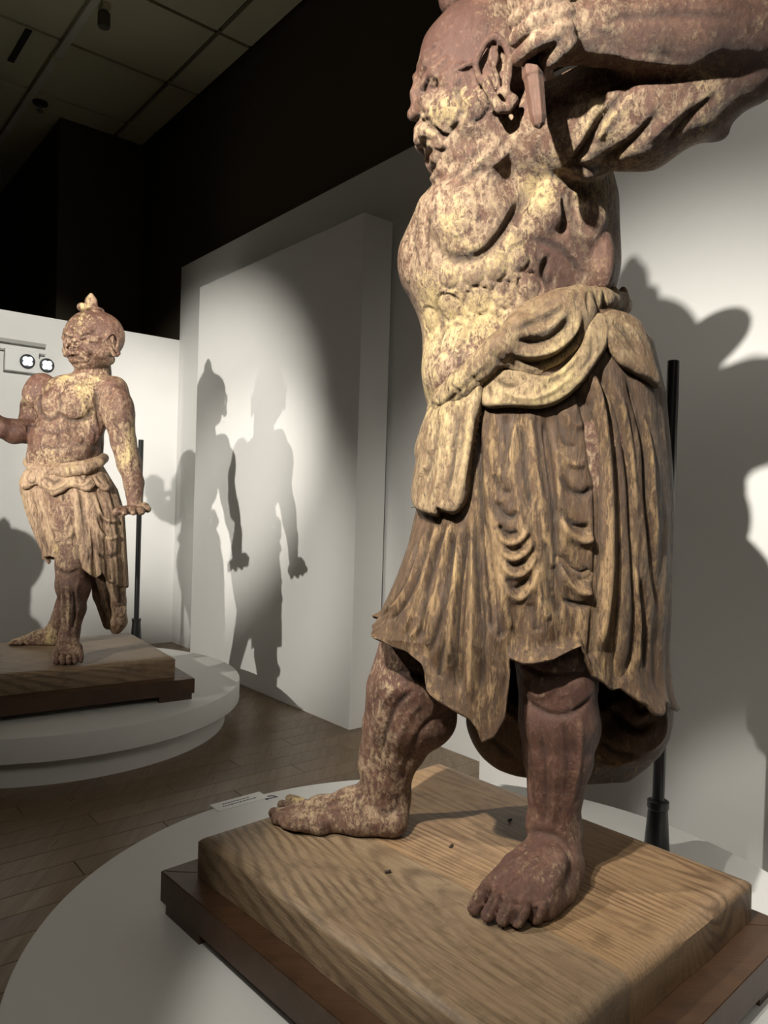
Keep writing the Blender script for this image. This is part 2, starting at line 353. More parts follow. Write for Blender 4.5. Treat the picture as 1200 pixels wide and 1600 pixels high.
def board(A, AX, LX, AY, LY, strips, m, label, curve=0.0):
    """thick block of a few glued planks; each plank a bevelled slab with an uneven edge. A corner, AX/AY unit axes"""
    c0 = A+AX*LX/2+AY*LY/2
    ang = math.atan2(AX[1], AX[0])
    t = empty('statue_board', (c0[0], c0[1], 0.436), label, 'board', 0, 'thick old wooden boards carrying the statues')
    y = 0
    for k, (wd, mm) in enumerate(strips):
        bm = bmesh.new(); nx, ny, nz = 60, max(6, int(wd/0.03)), 4
        bmesh.ops.create_grid(bm, x_segments=nx, y_segments=ny, size=0.5)
        bm.free()
        # closed box grid with noise
        X = np.linspace(0, LX, nx+1); Yv = np.linspace(y+0.0006, y+wd-0.0006, ny+1)
        X = np.sort(np.concatenate([X, [.004, .010, .018, LX-.004, LX-.010, LX-.018]])); nx = len(X)-1
        ex_ = ([.004, .010, .018] if k == 0 else [])+([wd-.004, wd-.010, wd-.018] if k == len(strips)-1 else []); Yv = np.sort(np.concatenate([Yv, [y+q_ for q_ in ex_]])); ny = len(Yv)-1
        g = [[None]*(ny+1) for _ in range(nx+1)]
        V = []; idx = {}
        Zs = np.linspace(0.436, 0.56, nz+1)
        e = 0.011
        for i, xv in enumerate(X):
            for j, yv in enumerate(Yv):
                for l, zv in enumerate(Zs):
                    if 0 < i < nx and 0 < j < ny and 0 < l < nz: continue
                    q = np.array([xv, yv, zv])
                    # rounding of outer edges and wobble of the sides
                    dx = min(xv, LX-xv); dy = min(yv, LY-yv)
                    s1 = 0.002*math.sin(xv*9.1+zv*9+k)+0.0012*math.sin(xv*23.7+2)
                    s2 = 0.002*math.sin(yv*8.3+zv*9)+0.0012*math.sin(yv*21.1+1)
                    if dy < 1e-2: q[1] += (s1-0.002)*(1 if yv < LY/2 else -1)
                    if dx < 1e-6: q[0] += (s2-0.002)*(1 if xv < LX/2 else -1)
                    if l == nz:
                        dd = min(dx, dy)
                        q[2] -= 0.020*math.exp(-dd/0.011) + 0.0012*math.sin(yv*17+xv*3)*min(1, dd/0.05)
                        q[2] -= 0.0006*k
                        q[2] += curve*(((xv-LX/2)/(LX/2))**2)*min(1, 1)
                    p = A+AX*q[0]+AY*q[1]; idx[i,j,l] = len(V); V.append((p[0], p[1], q[2]))
        Fs = []
        for i in range(nx):
            for j in range(ny):
                for l, fl in ((nz, False), (0, True)):
                    f = [idx[i,j,l], idx[i+1,j,l], idx[i+1,j+1,l], idx[i,j+1,l]]; Fs.append(f[::-1] if fl else f)
        for i in range(nx):
            for l in range(nz):
                for j, fl in ((0, False), (ny, True)):
                    f = [idx[i,j,l], idx[i+1,j,l], idx[i+1,j,l+1], idx[i,j,l+1]]; Fs.append(f[::-1] if fl else f)
        for j in range(ny):
            for l in range(nz):
                for i, fl in ((0, True), (nx, False)):
                    f = [idx[i,j,l], idx[i,j+1,l], idx[i,j+1,l+1], idx[i,j,l+1]]; Fs.append(f[::-1] if fl else f)
        # local frame along the grain so the wood texture follows it
        R = Matrix.Rotation(ang, 4, 'Z'); T = Matrix.Translation((c0[0], c0[1], 0.436)) @ R
        Ti = T.inverted(); Vl = [tuple(Ti @ Vector(v)) for v in V]
        me = mesh_py('plank', Vl, Fs, True)
        bm = bmesh.new(); bm.from_mesh(me); bmesh.ops.recalc_face_normals(bm, faces=bm.faces[:]); bm.to_mesh(me); bm.free()
        me.set_sharp_from_angle(angle=math.radians(50))
        o = link('plank', me, mm, None); o.parent = t; o.matrix_parent_inverse = Matrix.Identity(4); o.matrix_basis = Matrix.Rotation(ang, 4, 'Z')
        y += wd
    return t
def P2(x, y): return np.array([x, y, 0.])
BA, BB, BC = P2(-0.538, 2.267), P2(0.252, 2.999), P2(1.026, 2.053)
ay = (BB-BA); LY = np.linalg.norm(ay); ay /= LY                  # across the grain (AB); grain runs along BC
ax = np.array([ay[1], -ay[0], 0]); LX = float((BC-BB) @ ax)
board(BA, ax, LX, ay, LY, [(0.40, M_BOARD2), (0.42, M_BOARD), (LY-0.82, M_BOARD)], M_BOARD, 'thick pale brown wooden board under the feet of the near statue')
bc = BA+ax*LX/2+ay*LY/2
frame(bc[0], bc[1], ax, ay, LX/2+0.10, LY/2+0.075, 'dark stained wooden stand under the near statue board')
# far board
BF, BR = P2(-2.154, 4.193), P2(-1.322, 4.764)
ax2 = (BR-BF); ax2 /= np.linalg.norm(ax2); ay2 = np.array([-ax2[1], ax2[0], 0]); L2 = 1.28; W2 = 1.02
A2 = BR-ax2*L2
board(A2, ax2, L2, ay2, W2, [(0.35, M_BOARD2), (0.33, M_BOARD2), (W2-0.68, M_BOARD2)], M_BOARD2, 'weathered greyish wooden board under the feet of the far statue', 0.010)
b2 = A2+ax2*L2/2+ay2*W2/2
frame(b2[0], b2[1], ax2, ay2, L2/2+0.105, W2/2+0.09, 'dark stained wooden stand under the far statue board')

def post(x, y, ztop, label):
    t = empty('support_pole', (x, y, 0.3), label, 'pole', 0, 'black steel poles behind the statues')
    lathe('pole', (x, y, 0.3), [(0.0225, 0.0), (0.0225, ztop-0.3-0.003), (0.020, ztop-0.3)], M_METAL, t, 32)
    lathe('socket', (x, y, 0.3), [(0.048, 0.0), (0.036, 0.17), (0.040, 0.175), (0.040, 0.20), (0.030, 0.205)], M_METAL, t, 32)
    return t
# wood chips on the near board
M_CHIP = mat('dark_chip', (0.03, 0.02, 0.012), 0.8)[0]
for (px, py, s, a), lab in zip(((606, 1362, 0.006, 0.3), (705, 1322, 0.006, 1.0), (797, 1281, 0.005, 0.6)), ('tiny dark wood chip nearest the middle of the near board', 'tiny dark wood chip on the near board between the two statue feet', 'tiny dark wood chip on the near board behind the front leg')):
    p = PZ(px, py, 0.5635)
    o = box('wood_chip', tuple(p), (math.cos(a), math.sin(a), 0.1), (-math.sin(a), math.cos(a), 0), s*1.5, s*0.7, 0.003, M_CHIP, None, 0.0015, 2)
    tag(o, lab, 'chip', 'chips of wood on the near board')
# information label lying on the near plinth
q0 = PZ(346, 1268, 0.3); q1 = PZ(418, 1248, 0.3); la = (q1-q0); la[2] = 0; Lb = np.linalg.norm(la); la /= Lb; lb = np.array([-la[1], la[0], 0])
lc = (q0+q1)/2+lb*0.045
t = empty('information_label', (lc[0], lc[1], 0.3), 'small pale label with two printed lines on the near plinth rim', 'label')
box('card', (lc[0], lc[1], 0.3012), la, lb, Lb/2+0.01, 0.040, 0.0012, M_PAPER, t, 0.0006)
def ink(nm, u0, u1, v, h):
    c = lc+la*(u0+u1)/2+lb*v; return box(nm, (c[0], c[1], 0.3026), la, lb, (u1-u0)/2, h, 0.0003, M_INK, t)
for v, u0, u1 in ((0.012, -0.075, 0.055), (-0.010, -0.085, 0.075)):
    u = u0
    while u < u1:
        l = random.uniform(0.006, 0.016); ink('printed_word', u, min(u+l, u1), v, 0.0035); u += l+0.004
c = PZ(424, 1247, 0.3); t2 = empty('symbol_decal', (c[0], c[1], 0.3), 'small grey printed symbol beside the label on the plinth', 'symbol')
for k in range(10):
    a0 = k*0.45+0.5; a1 = a0+0.47
    if k < 8:
        p = c+np.array([math.cos(a0)*0.024, math.sin(a0)*0.024, 0]); q = c+np.array([math.cos(a1)*0.024, math.sin(a1)*0.024, 0])
        mpt = (p+q)/2; d = (q-p); box('stroke', (mpt[0], mpt[1], 0.3006), d, (-d[1], d[0], 0), np.linalg.norm(d)/2+0.001, 0.0035, 0.0006, M_INK, t2)
box('stroke', (c[0], c[1], 0.3006), (1, 0.6, 0), (-0.6, 1, 0), 0.03, 0.003, 0.0006, M_INK, t2)
# ------------------------------------------------------------------ sculpting engine: signed distance on a grid, surface nets, carving strokes
class Vol:
    def __init__(s, lo, hi, h):
        s.lo = np.array(lo, float); s.h = h; s.n = np.ceil((np.array(hi)-s.lo)/h).astype(int)+1
        s.F = np.full(s.n, 0.15, np.float32)
    def sub(s, lo, hi):
        a = np.maximum(0, np.floor((lo-s.lo)/s.h).astype(int)); b = np.minimum(s.n, np.ceil((hi-s.lo)/s.h).astype(int)+1)
        if (b <= a).any(): return None
        sl = tuple(slice(i, j) for i, j in zip(a, b))
        g = [(s.lo[i]+np.arange(a[i], b[i])*s.h).astype(np.float32) for i in range(3)]
        return sl, g[0][:, None, None], g[1][None, :, None], g[2][None, None, :]
    def put(s, sl, d, k, op):
        A = s.F[sl]
        if op == 'sub': A2, d = -A, d; r = smin(A2, d, k); s.F[sl] = -r
        else: s.F[sl] = smin(A, d, k)
    def cone(s, p, r, q, r2, k=0.02, op='add'):
        p = np.asarray(p, float); q = np.asarray(q, float); m = max(r, r2)+k+0.01
        w = s.sub(np.minimum(p, q)-m, np.maximum(p, q)+m)
        if w is None: return
        sl, X, Y, Z = w; ab = q-p; L = max(1e-9, ab@ab)
        X = X-p[0]; Y = Y-p[1]; Z = Z-p[2]
        t = np.clip((X*ab[0]+Y*ab[1]+Z*ab[2])/L, 0, 1)
        d = np.sqrt((X-t*ab[0])**2+(Y-t*ab[1])**2+(Z-t*ab[2])**2)-(r+(r2-r)*t)
        s.put(sl, d.astype(np.float32), k, op)
    def chain(s, pts, rs, k=0.02, op='add'):
        if isinstance(rs, (int, float)): rs = [rs]*len(pts)
        for i in range(len(pts)-1): s.cone(pts[i], rs[i], pts[i+1], rs[i+1], k, op)
    def ell(s, c, r, ax=None, k=0.02, op='add'):
        c = np.asarray(c, float); r = np.asarray(r, float); A = np.eye(3) if ax is None else np.asarray(ax, float)
        ext = np.sqrt(((A.T*r)**2).sum(1))+k+0.01
        w = s.sub(c-ext, c+ext)
        if w is None: return
        sl, X, Y, Z = w; X = X-c[0]; Y = Y-c[1]; Z = Z-c[2]
        q = [(X*A[i][0]+Y*A[i][1]+Z*A[i][2]) for i in range(3)]
        k0 = np.sqrt(sum((q[i]/r[i])**2 for i in range(3))); k1 = np.sqrt(sum((q[i]/r[i]**2)**2 for i in range(3)))+1e-6
        d = k0*(k0-1)/k1
        s.put(sl, d.astype(np.float32), k, op)
    def floor(s, z):                                              # cut everything below a plane
        Z = (s.lo[2]+np.arange(s.n[2])*s.h).astype(np.float32)[None, None, :]
        s.F = np.maximum(s.F, z-Z)
    def mesh(s):
        F = s.F; F[0], F[-1] = 1, 1; F[:, 0], F[:, -1] = 1, 1; F[:, :, 0], F[:, :, -1] = 1, 1
        S = F < 0; n = F.shape
        c = S[:-1, :-1, :-1].astype(np.int8)
        for i, j, k in ((0,0,1),(0,1,0),(0,1,1),(1,0,0),(1,0,1),(1,1,0),(1,1,1)):
            c = c + S[i:n[0]-1+i, j:n[1]-1+j, k:n[2]-1+k]
        I = np.argwhere((c > 0) & (c < 8)); del c
        vals = {}
        for i in (0,1):
            for j in (0,1):
                for k in (0,1): vals[i,j,k] = F[I[:,0]+i, I[:,1]+j, I[:,2]+k]
        acc = np.zeros((len(I), 3)); cnt = np.zeros(len(I))
        cs = list(vals)
        for a in cs:
            for d in range(3):
                if a[d]: continue
                b = list(a); b[d] = 1; b = tuple(b)
                fa, fb = vals[a], vals[b]; m = (fa < 0) != (fb < 0)
                t = np.where(m, fa/np.where(m, fa-fb, 1), 0)
                p = np.tile(np.array(a, float), (len(I), 1)); p[:, d] = t
                acc += p*m[:, None]; cnt += m
        V = s.lo+(I+acc/cnt[:, None])*s.h
        idx = np.full(np.array(n)-1, -1, np.int32); idx[I[:,0], I[:,1], I[:,2]] = np.arange(len(I))
        Q = []
        for d in range(3):
            e = [slice(None)]*3; f = [slice(None)]*3; e[d] = slice(0, -1); f[d] = slice(1, None)
            D = S[tuple(e)] != S[tuple(f)]; P = np.argwhere(D)
            u, v = (d+1) % 3, (d+2) % 3
            P = P[(P[:, u] > 0) & (P[:, v] > 0) & (P[:, u] < n[u]-1) & (P[:, v] < n[v]-1)]
            eu = np.eye(3, dtype=int)[u]; ev = np.eye(3, dtype=int)[v]
            g = lambda A: idx[A[:,0], A[:,1], A[:,2]]
            q = np.stack([g(P-eu-ev), g(P-ev), g(P), g(P-eu)], 1)
            ins = S[P[:,0], P[:,1], P[:,2]]
            q[~ins] = q[~ins][:, ::-1]; Q.append(q)
        Q = np.concatenate(Q); Q = Q[(Q >= 0).all(1)]
        return V, Q
def smin(a, b, k):
    if k <= 0: return np.minimum(a, b)
    h = np.maximum(k-np.abs(a-b), 0)/k
    return np.minimum(a, b)-h*h*k*0.25
def vnorm(V, Q):
    N = np.cross(V[Q[:,2]]-V[Q[:,0]], V[Q[:,3]]-V[Q[:,1]]); R = np.zeros_like(V)
    for i in range(4):
        for d in range(3): R[:, d] += np.bincount(Q[:, i], N[:, d], len(V))
    return R/(np.linalg.norm(R, axis=1)[:, None]+1e-12)
def smooth_V(V, Q, it=1, lam=0.5):
    for _ in range(it):
        A = np.zeros_like(V); C = np.zeros(len(V))
        for i in range(4):
            a, b = Q[:, i], Q[:, (i+1) % 4]
            for d in range(3):
                A[:, d] += np.bincount(a, V[b, d], len(V))+np.bincount(b, V[a, d], len(V))
            C += np.bincount(a, minlength=len(V))+np.bincount(b, minlength=len(V))
        V = V*(1-lam)+lam*A/np.maximum(C, 1)[:, None]
    return V
def catmull(P, n=8):
    P = np.asarray(P, float)
    if len(P) < 3:
        t = np.linspace(0, 1, n+1)[:, None]; return P[0]*(1-t)+P[-1]*t
    E = np.vstack([2*P[0]-P[1], P, 2*P[-1]-P[-2]]); out = []
    for i in range(1, len(E)-2):
        for t in np.linspace(0, 1, n, endpoint=False):
            a, b, c, d = E[i-1:i+3]; out.append(0.5*((2*b)+(c-a)*t+(2*a-5*b+4*c-d)*t*t+(3*b-a-3*c+d)*t**3))
    out.append(P[-1]); return np.array(out)
class Sculpt:
    """carve strokes into a vertex cloud; stroke points are picked on the surface along sight lines of the photograph"""
    def __init__(s, V, Q):
        s.V, s.Q = V, Q; s.N = vnorm(V, Q); s.pig = np.full(len(V), 0.5, np.float32); s.dirt = np.zeros(len(V), np.float32)
        s.bvh = None
    def refresh(s): s.N = vnorm(s.V, s.Q); s.bvh = None
    def pick(s, px, py):
        if s.bvh is None: s.bvh = BVHTree.FromPolygons(s.V.tolist(), s.Q.tolist())
        for r in (0, 2, 4, 7, 11, 16):                            # just off the outline: take the nearest sight line that hits
            for a in ((0,) if r == 0 else range(8)):
                d = Vector(ray(px+r*math.cos(a*PI/4), py+r*math.sin(a*PI/4))).normalized()
                hit = s.bvh.ray_cast(Vector(CAM), d)
                if hit[0] is not None: return np.array(hit[0])
        return None
    def stroke(s, pts, kind, w, A, taper=0.25, pig=0.0, world=False):
        P = pts if world else [q for q in (s.pick(*p) for p in catmull(pts, 3)) if q is not None]
        if len(P) < 2: return
        P = catmull(P, 3) if not world else catmull(P, 6)
        lo, hi = P.min(0)-3.2*w, P.max(0)+3.2*w
        m = np.where(((s.V > lo) & (s.V < hi)).all(1))[0]
        if not len(m): return
        X = s.V[m]; best = np.full(len(m), 1e9); bt = np.zeros(len(m)); side = np.zeros(len(m))
        T = np.gradient(P, axis=0)
        for i in range(len(P)-1):
            a, b = P[i], P[i+1]; ab = b-a; L = ab@ab+1e-12
            t = np.clip(((X-a)@ab)/L, 0, 1); D = X-(a+t[:, None]*ab); d = np.sqrt((D**2).sum(1))
            u = d < best; best[u] = d[u]; bt[u] = (i+t[u])/(len(P)-1)
            if kind in 'sS': side[u] = np.einsum('ij,ij->i', np.cross(np.broadcast_to(ab/math.sqrt(L), (u.sum(), 3)), D[u]), s.N[m][u])
        tp = np.clip(np.minimum(bt, 1-bt)/max(taper, 1e-6), 0, 1) if taper > 0 else np.ones(len(m)); tp = tp*tp*(3-2*tp)
        if kind == 'g': h = -np.exp(-(best/w)**2)
        elif kind == 'r': h = np.exp(-(best/w)**2)
        elif kind == 'b': h = np.exp(-(best/w)**2)-0.5*np.exp(-((best-1.7*w)/(0.7*w))**2)      # bead with side grooves
        elif kind in 'sS':                                        # overlap: raised on one side, sharp drop on the other
            q = side if kind == 's' else -side
            h = np.where(q > 0, np.exp(-(best/(1.6*w))**1.5), -0.6*np.exp(-(best/(0.5*w))**2))
            h = h*np.clip(np.abs(q)/(0.25*w), 0.15, 1)
        s.V[m] += s.N[m]*(A*tp*h)[:, None]
        k_ = min(1.0, A/0.010)                                    # carved hollows are coloured darker, ridges paler
        s.pig[m] += (0.16*k_*tp*np.maximum(h, 0)).astype(np.float32); s.dirt[m] = np.maximum(s.dirt[m], (k_*tp*np.maximum(-h, 0)).astype(np.float32))
    def mound(s, px, py, r, A, pig=0.0):
        p = s.pick(px, py)
        if p is None: return
        d2 = ((s.V-p)**2).sum(1); m = d2 < (3*r)**2; h = np.exp(-d2[m]/r**2)
        s.V[m] += s.N[m]*(A*h)[:, None]; s.pig[m] += pig*h
    def ring(s, px, py, r, w, A):
        p = s.pick(px, py)
        if p is None: return
        d = np.sqrt(((s.V-p)**2).sum(1)); m = d < r+3*w; h = np.exp(-((d[m]-r)/w)**2)
        s.V[m] += s.N[m]*(A*h)[:, None]
    def stain(s, px, py, r, v):                                   # pigment only, relief untouched
        p = s.pick(px, py)
        if p is None: return
        d2 = ((s.V-p)**2).sum(1); s.pig += (v*np.exp(-d2/r**2)).astype(np.float32)
    def rough(s, scale, A, seed=0, squash=(1,1,1)):               # low-frequency chisel unevenness
        R = np.random.default_rng(seed); h = np.zeros(len(s.V)); X = s.V*np.array(squash)
        for i in range(14):
            k = R.normal(size=3); k /= np.linalg.norm(k); f = scale*R.uniform(0.5, 1.8)
            h += np.sin(X@k*f+R.uniform(0, 7)+1.5*np.sin(X@np.roll(k, 1)*f*0.6+i))
        s.V += s.N*(A*h/4)[:, None]
    def build(s, name, mat, parent):
        s.V[:, 2] = np.maximum(s.V[:, 2], 0.5616)
        me = mesh_np(name, s.V, s.Q)
        at = me.attributes.new('pigment', 'FLOAT', 'POINT'); at.data.foreach_set('value', np.clip(s.pig, 0, 1).astype(np.float32))
        at = me.attributes.new('groove_dark', 'FLOAT', 'POINT'); at.data.foreach_set('value', np.clip(s.dirt, 0, 1).astype(np.float32))
        return link(name, me, mat, parent)
def loft(rows, nu=420, nv=420, hem=None, th=0.012):
    """closed ring of cloth: rows (py, left px, right px, centre depth, depth radius, exponent); hem(theta)->lower py"""
    rows = np.array(rows, float); v = np.linspace(0, 1, nv); th_ = np.linspace(-PI, PI, nu, endpoint=False)
    top = rows[0, 0]; Vo = np.zeros((nu, nv, 3))
    for i, t in enumerate(th_):
        bot = hem(t); y = np.where(v < 0.72, top+(935-top)*v/0.72, 935+(bot-935)*(v-0.72)/0.28)
        l, r, cy, ry, ex = (np.interp(y, rows[:, 0], rows[:, k]) for k in range(1, 6))
        cx = (l+r)/2; rx = (r-l)/2; st, ct = math.sin(t), math.cos(t)
        px = cx+rx*np.sign(st)*abs(st)**ex; Y = cy-ry*np.sign(ct)*abs(ct)**ex
        # silhouette levels are given at the centre depth: place in space there, then push to Y
        c0 = CAM+(RIGHT*(px-600)[:, None]/F_PX+UP*(800-y)[:, None]/F_PX+fwd)*cy[:, None]
        c0[:, 1] = Y; Vo[i] = c0
    return Vo, th_
def close_loft(Vo, th):
    """give a lofted ring an inner skin and a rounded lip; returns V, Q"""
    nu, nv, _ = Vo.shape; c = Vo.mean(0)
    out = Vo.reshape(-1, 3); d = c[None]-Vo; d[..., 2] = 0; d /= np.linalg.norm(d, axis=2)[..., None]
    inn = (Vo+d*th)
    lip = (Vo[:, -1]+inn[:, -1])/2; lip[:, 2] -= th*0.45
    V = np.concatenate([out, inn.reshape(-1, 3), lip]); Q = []
    I = np.arange(nu); J = np.arange(nv-1); a, j = np.meshgrid(I, J, indexing='ij'); b = (a+1) % nu
    Q.append(np.stack([a*nv+j, a*nv+j+1, b*nv+j+1, b*nv+j], -1).reshape(-1, 4))
    o = nu*nv
    Q.append(np.stack([o+a*nv+j, o+b*nv+j, o+b*nv+j+1, o+a*nv+j+1], -1).reshape(-1, 4))
    b1 = (I+1) % nu; L = 2*nu*nv
    Q.append(np.stack([I*nv+nv-1, L+I, L+b1, b1*nv+nv-1], 1)); Q.append(np.stack([L+I, o+I*nv+nv-1, o+b1*nv+nv-1, L+b1], 1))
    return V, np.concatenate(Q)
def patch(base, poly, thick, edge_px, step=2.0, prof=0.5, lift=0.0, sag=None):
    """cloth piece with the given outline laid over a base surface: real thickness, rounded rim, tucked to the surface at its border"""
    poly = catmull(poly+[poly[0]], 5)[:-1] if len(poly) > 2 else poly
    x0, y0 = poly.min(0)-2*step; x1, y1 = poly.max(0)+2*step
    gx = np.arange(x0, x1, step); gy = np.arange(y0, y1, step); GX, GY = np.meshgrid(gx, gy, indexing='ij')
    ins = np.zeros(GX.shape, bool); dist = np.full(GX.shape, 1e9); NX = np.zeros(GX.shape); NY = np.zeros(GX.shape)
    n = len(poly)
    for i in range(n):
        a, b = poly[i], poly[(i+1) % n]
        c = ((a[1] > GY) != (b[1] > GY)) & (GX < (b[0]-a[0])*(GY-a[1])/(b[1]-a[1]+1e-12)+a[0]); ins ^= c
        ab = b-a; t = np.clip(((GX-a[0])*ab[0]+(GY-a[1])*ab[1])/(ab@ab+1e-12), 0, 1)
        qx, qy = a[0]+t*ab[0], a[1]+t*ab[1]; d = np.hypot(GX-qx, GY-qy); u = d < dist
        dist[u] = d[u]; NX[u] = qx[u]; NY[u] = qy[u]
    keep = ins | (dist < step*1.1)
    snap = keep & (~ins | (dist < step*0.5))                      # rim vertices slide onto the outline
    GX = np.where(snap, NX, GX); GY = np.where(snap, NY, GY); dist = np.where(snap, 0, dist)
    bvh = base.bvh or BVHTree.FromPolygons(base.V.tolist(), base.Q.tolist()); base.bvh = bvh
    idx = -np.ones(GX.shape, int); top = []; bot = []
    for i, j in np.argwhere(keep):
        d = Vector(ray(GX[i,j], GY[i,j])).normalized(); h = bvh.ray_cast(Vector(CAM), d)
        if h[0] is None:
            # beyond the outline of the base: wrap round its edge
            h2 = bvh.find_nearest(Vector(CAM)+d*((base.V[:, 1].mean())/d.y)); p = np.array(h2[0]); nn = np.array(h2[1])
        else: p = np.array(h[0]); nn = np.array(h[1])
        if nn@(CAM-p) < 0: nn = -nn
        s_ = min(1, dist[i,j]/edge_px); hgt = thick*(1-(1-s_)**2)**prof+lift
        v = (CAM-p)/np.linalg.norm(CAM-p); dr = nn*0.5+v*0.5; dr /= np.linalg.norm(dr)
        idx[i,j] = len(top); top.append(p+dr*hgt); bot.append(p-dr*0.006)
    top = smooth_patch(np.array(top), idx); nt = len(top); V = np.concatenate([top, np.array(bot)]); Q = []; E = {}
    for i in range(GX.shape[0]-1):
        for j in range(GX.shape[1]-1):
            q = (idx[i,j], idx[i,j+1], idx[i+1,j+1], idx[i+1,j])
            if min(q) < 0: continue
            Q.append(q)
            for k in range(4): E[q[k], q[(k+1) % 4]] = 1
    F2 = [tuple(x+nt for x in q[::-1]) for q in Q]
    rim = [(b, a, a+nt, b+nt) for (a, b) in E if (b, a) not in E]
    Q = np.array(Q+F2+rim)
    return V, Q
def smooth_patch(P, idx, it=3):
    ni, nj = idx.shape
    for _ in range(it):
        A = P.copy(); C = np.ones(len(P))
        for a, b in (((slice(None), slice(0, -1)), (slice(None), slice(1, None))), ((slice(0, -1), slice(None)), (slice(1, None), slice(None)))):
            i, j = idx[a].ravel(), idx[b].ravel(); m = (i >= 0) & (j >= 0); i, j = i[m], j[m]
            for d in range(3): A[:, d] += np.bincount(i, P[j, d], len(P))+np.bincount(j, P[i, d], len(P))
            C += np.bincount(i, minlength=len(P))+np.bincount(j, minlength=len(P))
        P = A/C[:, None]
    return P

# ------------------------------------------------------------------ the wrathful head, in its own frame: a forward, s sideways, u up
def head(vol, O, f, sc, open_mouth=True, gain=1.0, scw=None, knot=None):
    """O centre, f facing direction (unit), sc metres per unit upward, scw metres per unit sideways and forward"""
    scw = scw or sc; f = np.array(f, float); f /= np.linalg.norm(f); up = np.array([0, 0, 1.]); sd = np.cross(up, f)
    up2 = np.cross(f, sd)
    def p(a, s, u):                                               # measured on a profile seen from below: set back what lies nearer
        q = 1-abs(s)*0.001765/2.04; a = 135-(135-a)*q; u = (680+u)*q-680
        return O+f*a*scw+sd*s*scw+up2*u*sc
    A = [f, sd, up2]
    def e(a, s, u, ra, rs, ru, k=8, op='add'): vol.ell(p(a, s, u), (ra*scw, rs*scw, ru*sc), A, k*sc, op)
    def c(pts, r, k=5, op='add'): vol.chain([p(*q) for q in pts], [x*sc for x in r] if isinstance(r, (list, tuple)) else r*sc, k*sc, op)
    def real(a, s_, u): return O+f*a*scw+sd*s_*scw+up2*u*sc
    def E(a, s_, u, ra, rs, ru, k=8, op='add'): vol.ell(real(a, s_, u), (ra*scw, rs*scw, ru*sc), A, k*sc, op)
    def solid(P):
        i = np.round((np.asarray(P)-vol.lo)/vol.h).astype(int); i = np.clip(i, 0, vol.n-1); return vol.F[i[0], i[1], i[2]] < 0
    def sa(s_, u):                                                # front surface under (s, u)
        for a in np.arange(125, 0, -1.5):
            if solid(real(a, s_, u)): return a
        return 0
    def ss(a, u):                                                 # side surface over (a, u)
        for s_ in np.arange(125, 0, -1.5):
            if solid(real(a, s_, u)): return s_
        return 0
    def C(pts, lift=0, k=5, op='add'):                            # bead hugging the face: (s, u, r)
        P = [real(sa(s_, u)+lift*gain-r*0.3, s_, u) for s_, u, r in pts]; vol.chain(P, [r*sc*gain for *_, r in pts], k*sc, op)
    E(-22, 0, 0, 105, 95, 114, 10); E(20, 0, 30, 52, 62, 44, 14); E(36, 0, -4, 46, 66, 52, 14)
    E(6, 0, -72, 62, 80, 86, 14); E(6, 0, -124, 48, 58, 44, 14); E(28, 0, -150, 21, 28, 20, 10)
    for g in (-1, 1):
        E(40, 46*g, -82, 32, 28, 34, 6); E(4, 66*g, -90, 38, 22, 36, 8); E(-26, 52*g, -112, 34, 26, 30, 10); E(26, 66*g, -44, 34, 18, 26, 8)
        E(-8, 72*g, -34, 26, 18, 22, 6)
    for g in (-1, 1):
        E(sa(31*g, -64)+6, 31*g, -64, 17, 17, 14, 5, 'sub')
    vol.chain([real(66, 0, 16), real(79, 0, -8), real(83, 0, -34), real(82, 0, -60)], [8*sc, 9*sc, 10*sc, 9*sc], 6*sc)
    for g in (-1, 1):
        C([(70*g, -20, 5), (54*g, -30, 8), (38*g, -38, 10), (22*g, -48, 10), (10*g, -60, 9)], 5, 5)
        C([(64*g, -6, 4), (46*g, -14, 5), (26*g, -22, 5), (12*g, -34, 5)], 2, 4)
        C([(58*g, 10, 3.5), (36*g, 6, 4), (14*g, 0, 4)], 1, 4)
        if open_mouth: E(82, 21*g, -36, 13, 9, 20, 3, 'sub')
        E(64, 31*g, -64, 15, 15, 13, 1.5)
        C([(15*g, -72, 4), (24*g, -54, 5), (38*g, -52, 5), (50*g, -62, 4)], 4, 2)
        C([(15*g, -76, 4), (29*g, -80, 4), (42*g, -76, 4), (51*g, -66, 3)], 2, 2)
        C([(20*g, -90, 4), (36*g, -96, 5), (54*g, -84, 4)], 1, 3)
    vol.chain([real(66, 0, -70), real(76, 0, -88), real(75, 0, -102)], [8*sc, 10*sc, 13*sc], 3*sc)
    for g in (-1, 1):
        E(66, 16*g, -104, 15, 12, 11, 3); E(72, 9*g, -115, 6, 5, 4, 1.5, 'sub')
        C([(24*g, -100, 6), (36*g, -112, 7), (44*g, -130, 6), (40*g, -146, 5)], 2, 4)
        C([(52*g, -104, 4), (56*g, -124, 4), (48*g, -146, 3)], 0, 3)
    if open_mouth:
        C([(-34, -126, 5), (-18, -117, 6), (0, -115, 6), (18, -117, 6), (34, -126, 5)], 4, 3)
        C([(-32, -132, 5), (-16, -137, 7), (0, -138, 7), (16, -137, 7), (32, -132, 5)], 3, 3)
        E(sa(0, -126)-2, 0, -126.5, 18, 26, 6, 2, 'sub')
    else:
        C([(-36, -130, 5), (-16, -121, 6), (0, -123, 5), (16, -121, 6), (36, -130, 5)], 3, 3)
        C([(-32, -137, 5), (-14, -137, 6), (14, -137, 6), (32, -137, 5)], 3, 3)
        C([(-38, -133, 2.2), (0, -129, 2.4), (38, -133, 2.2)], 2, 1.5, 'sub')
    C([(-16, -154, 5), (0, -158, 6), (16, -154, 5)], 2, 4)
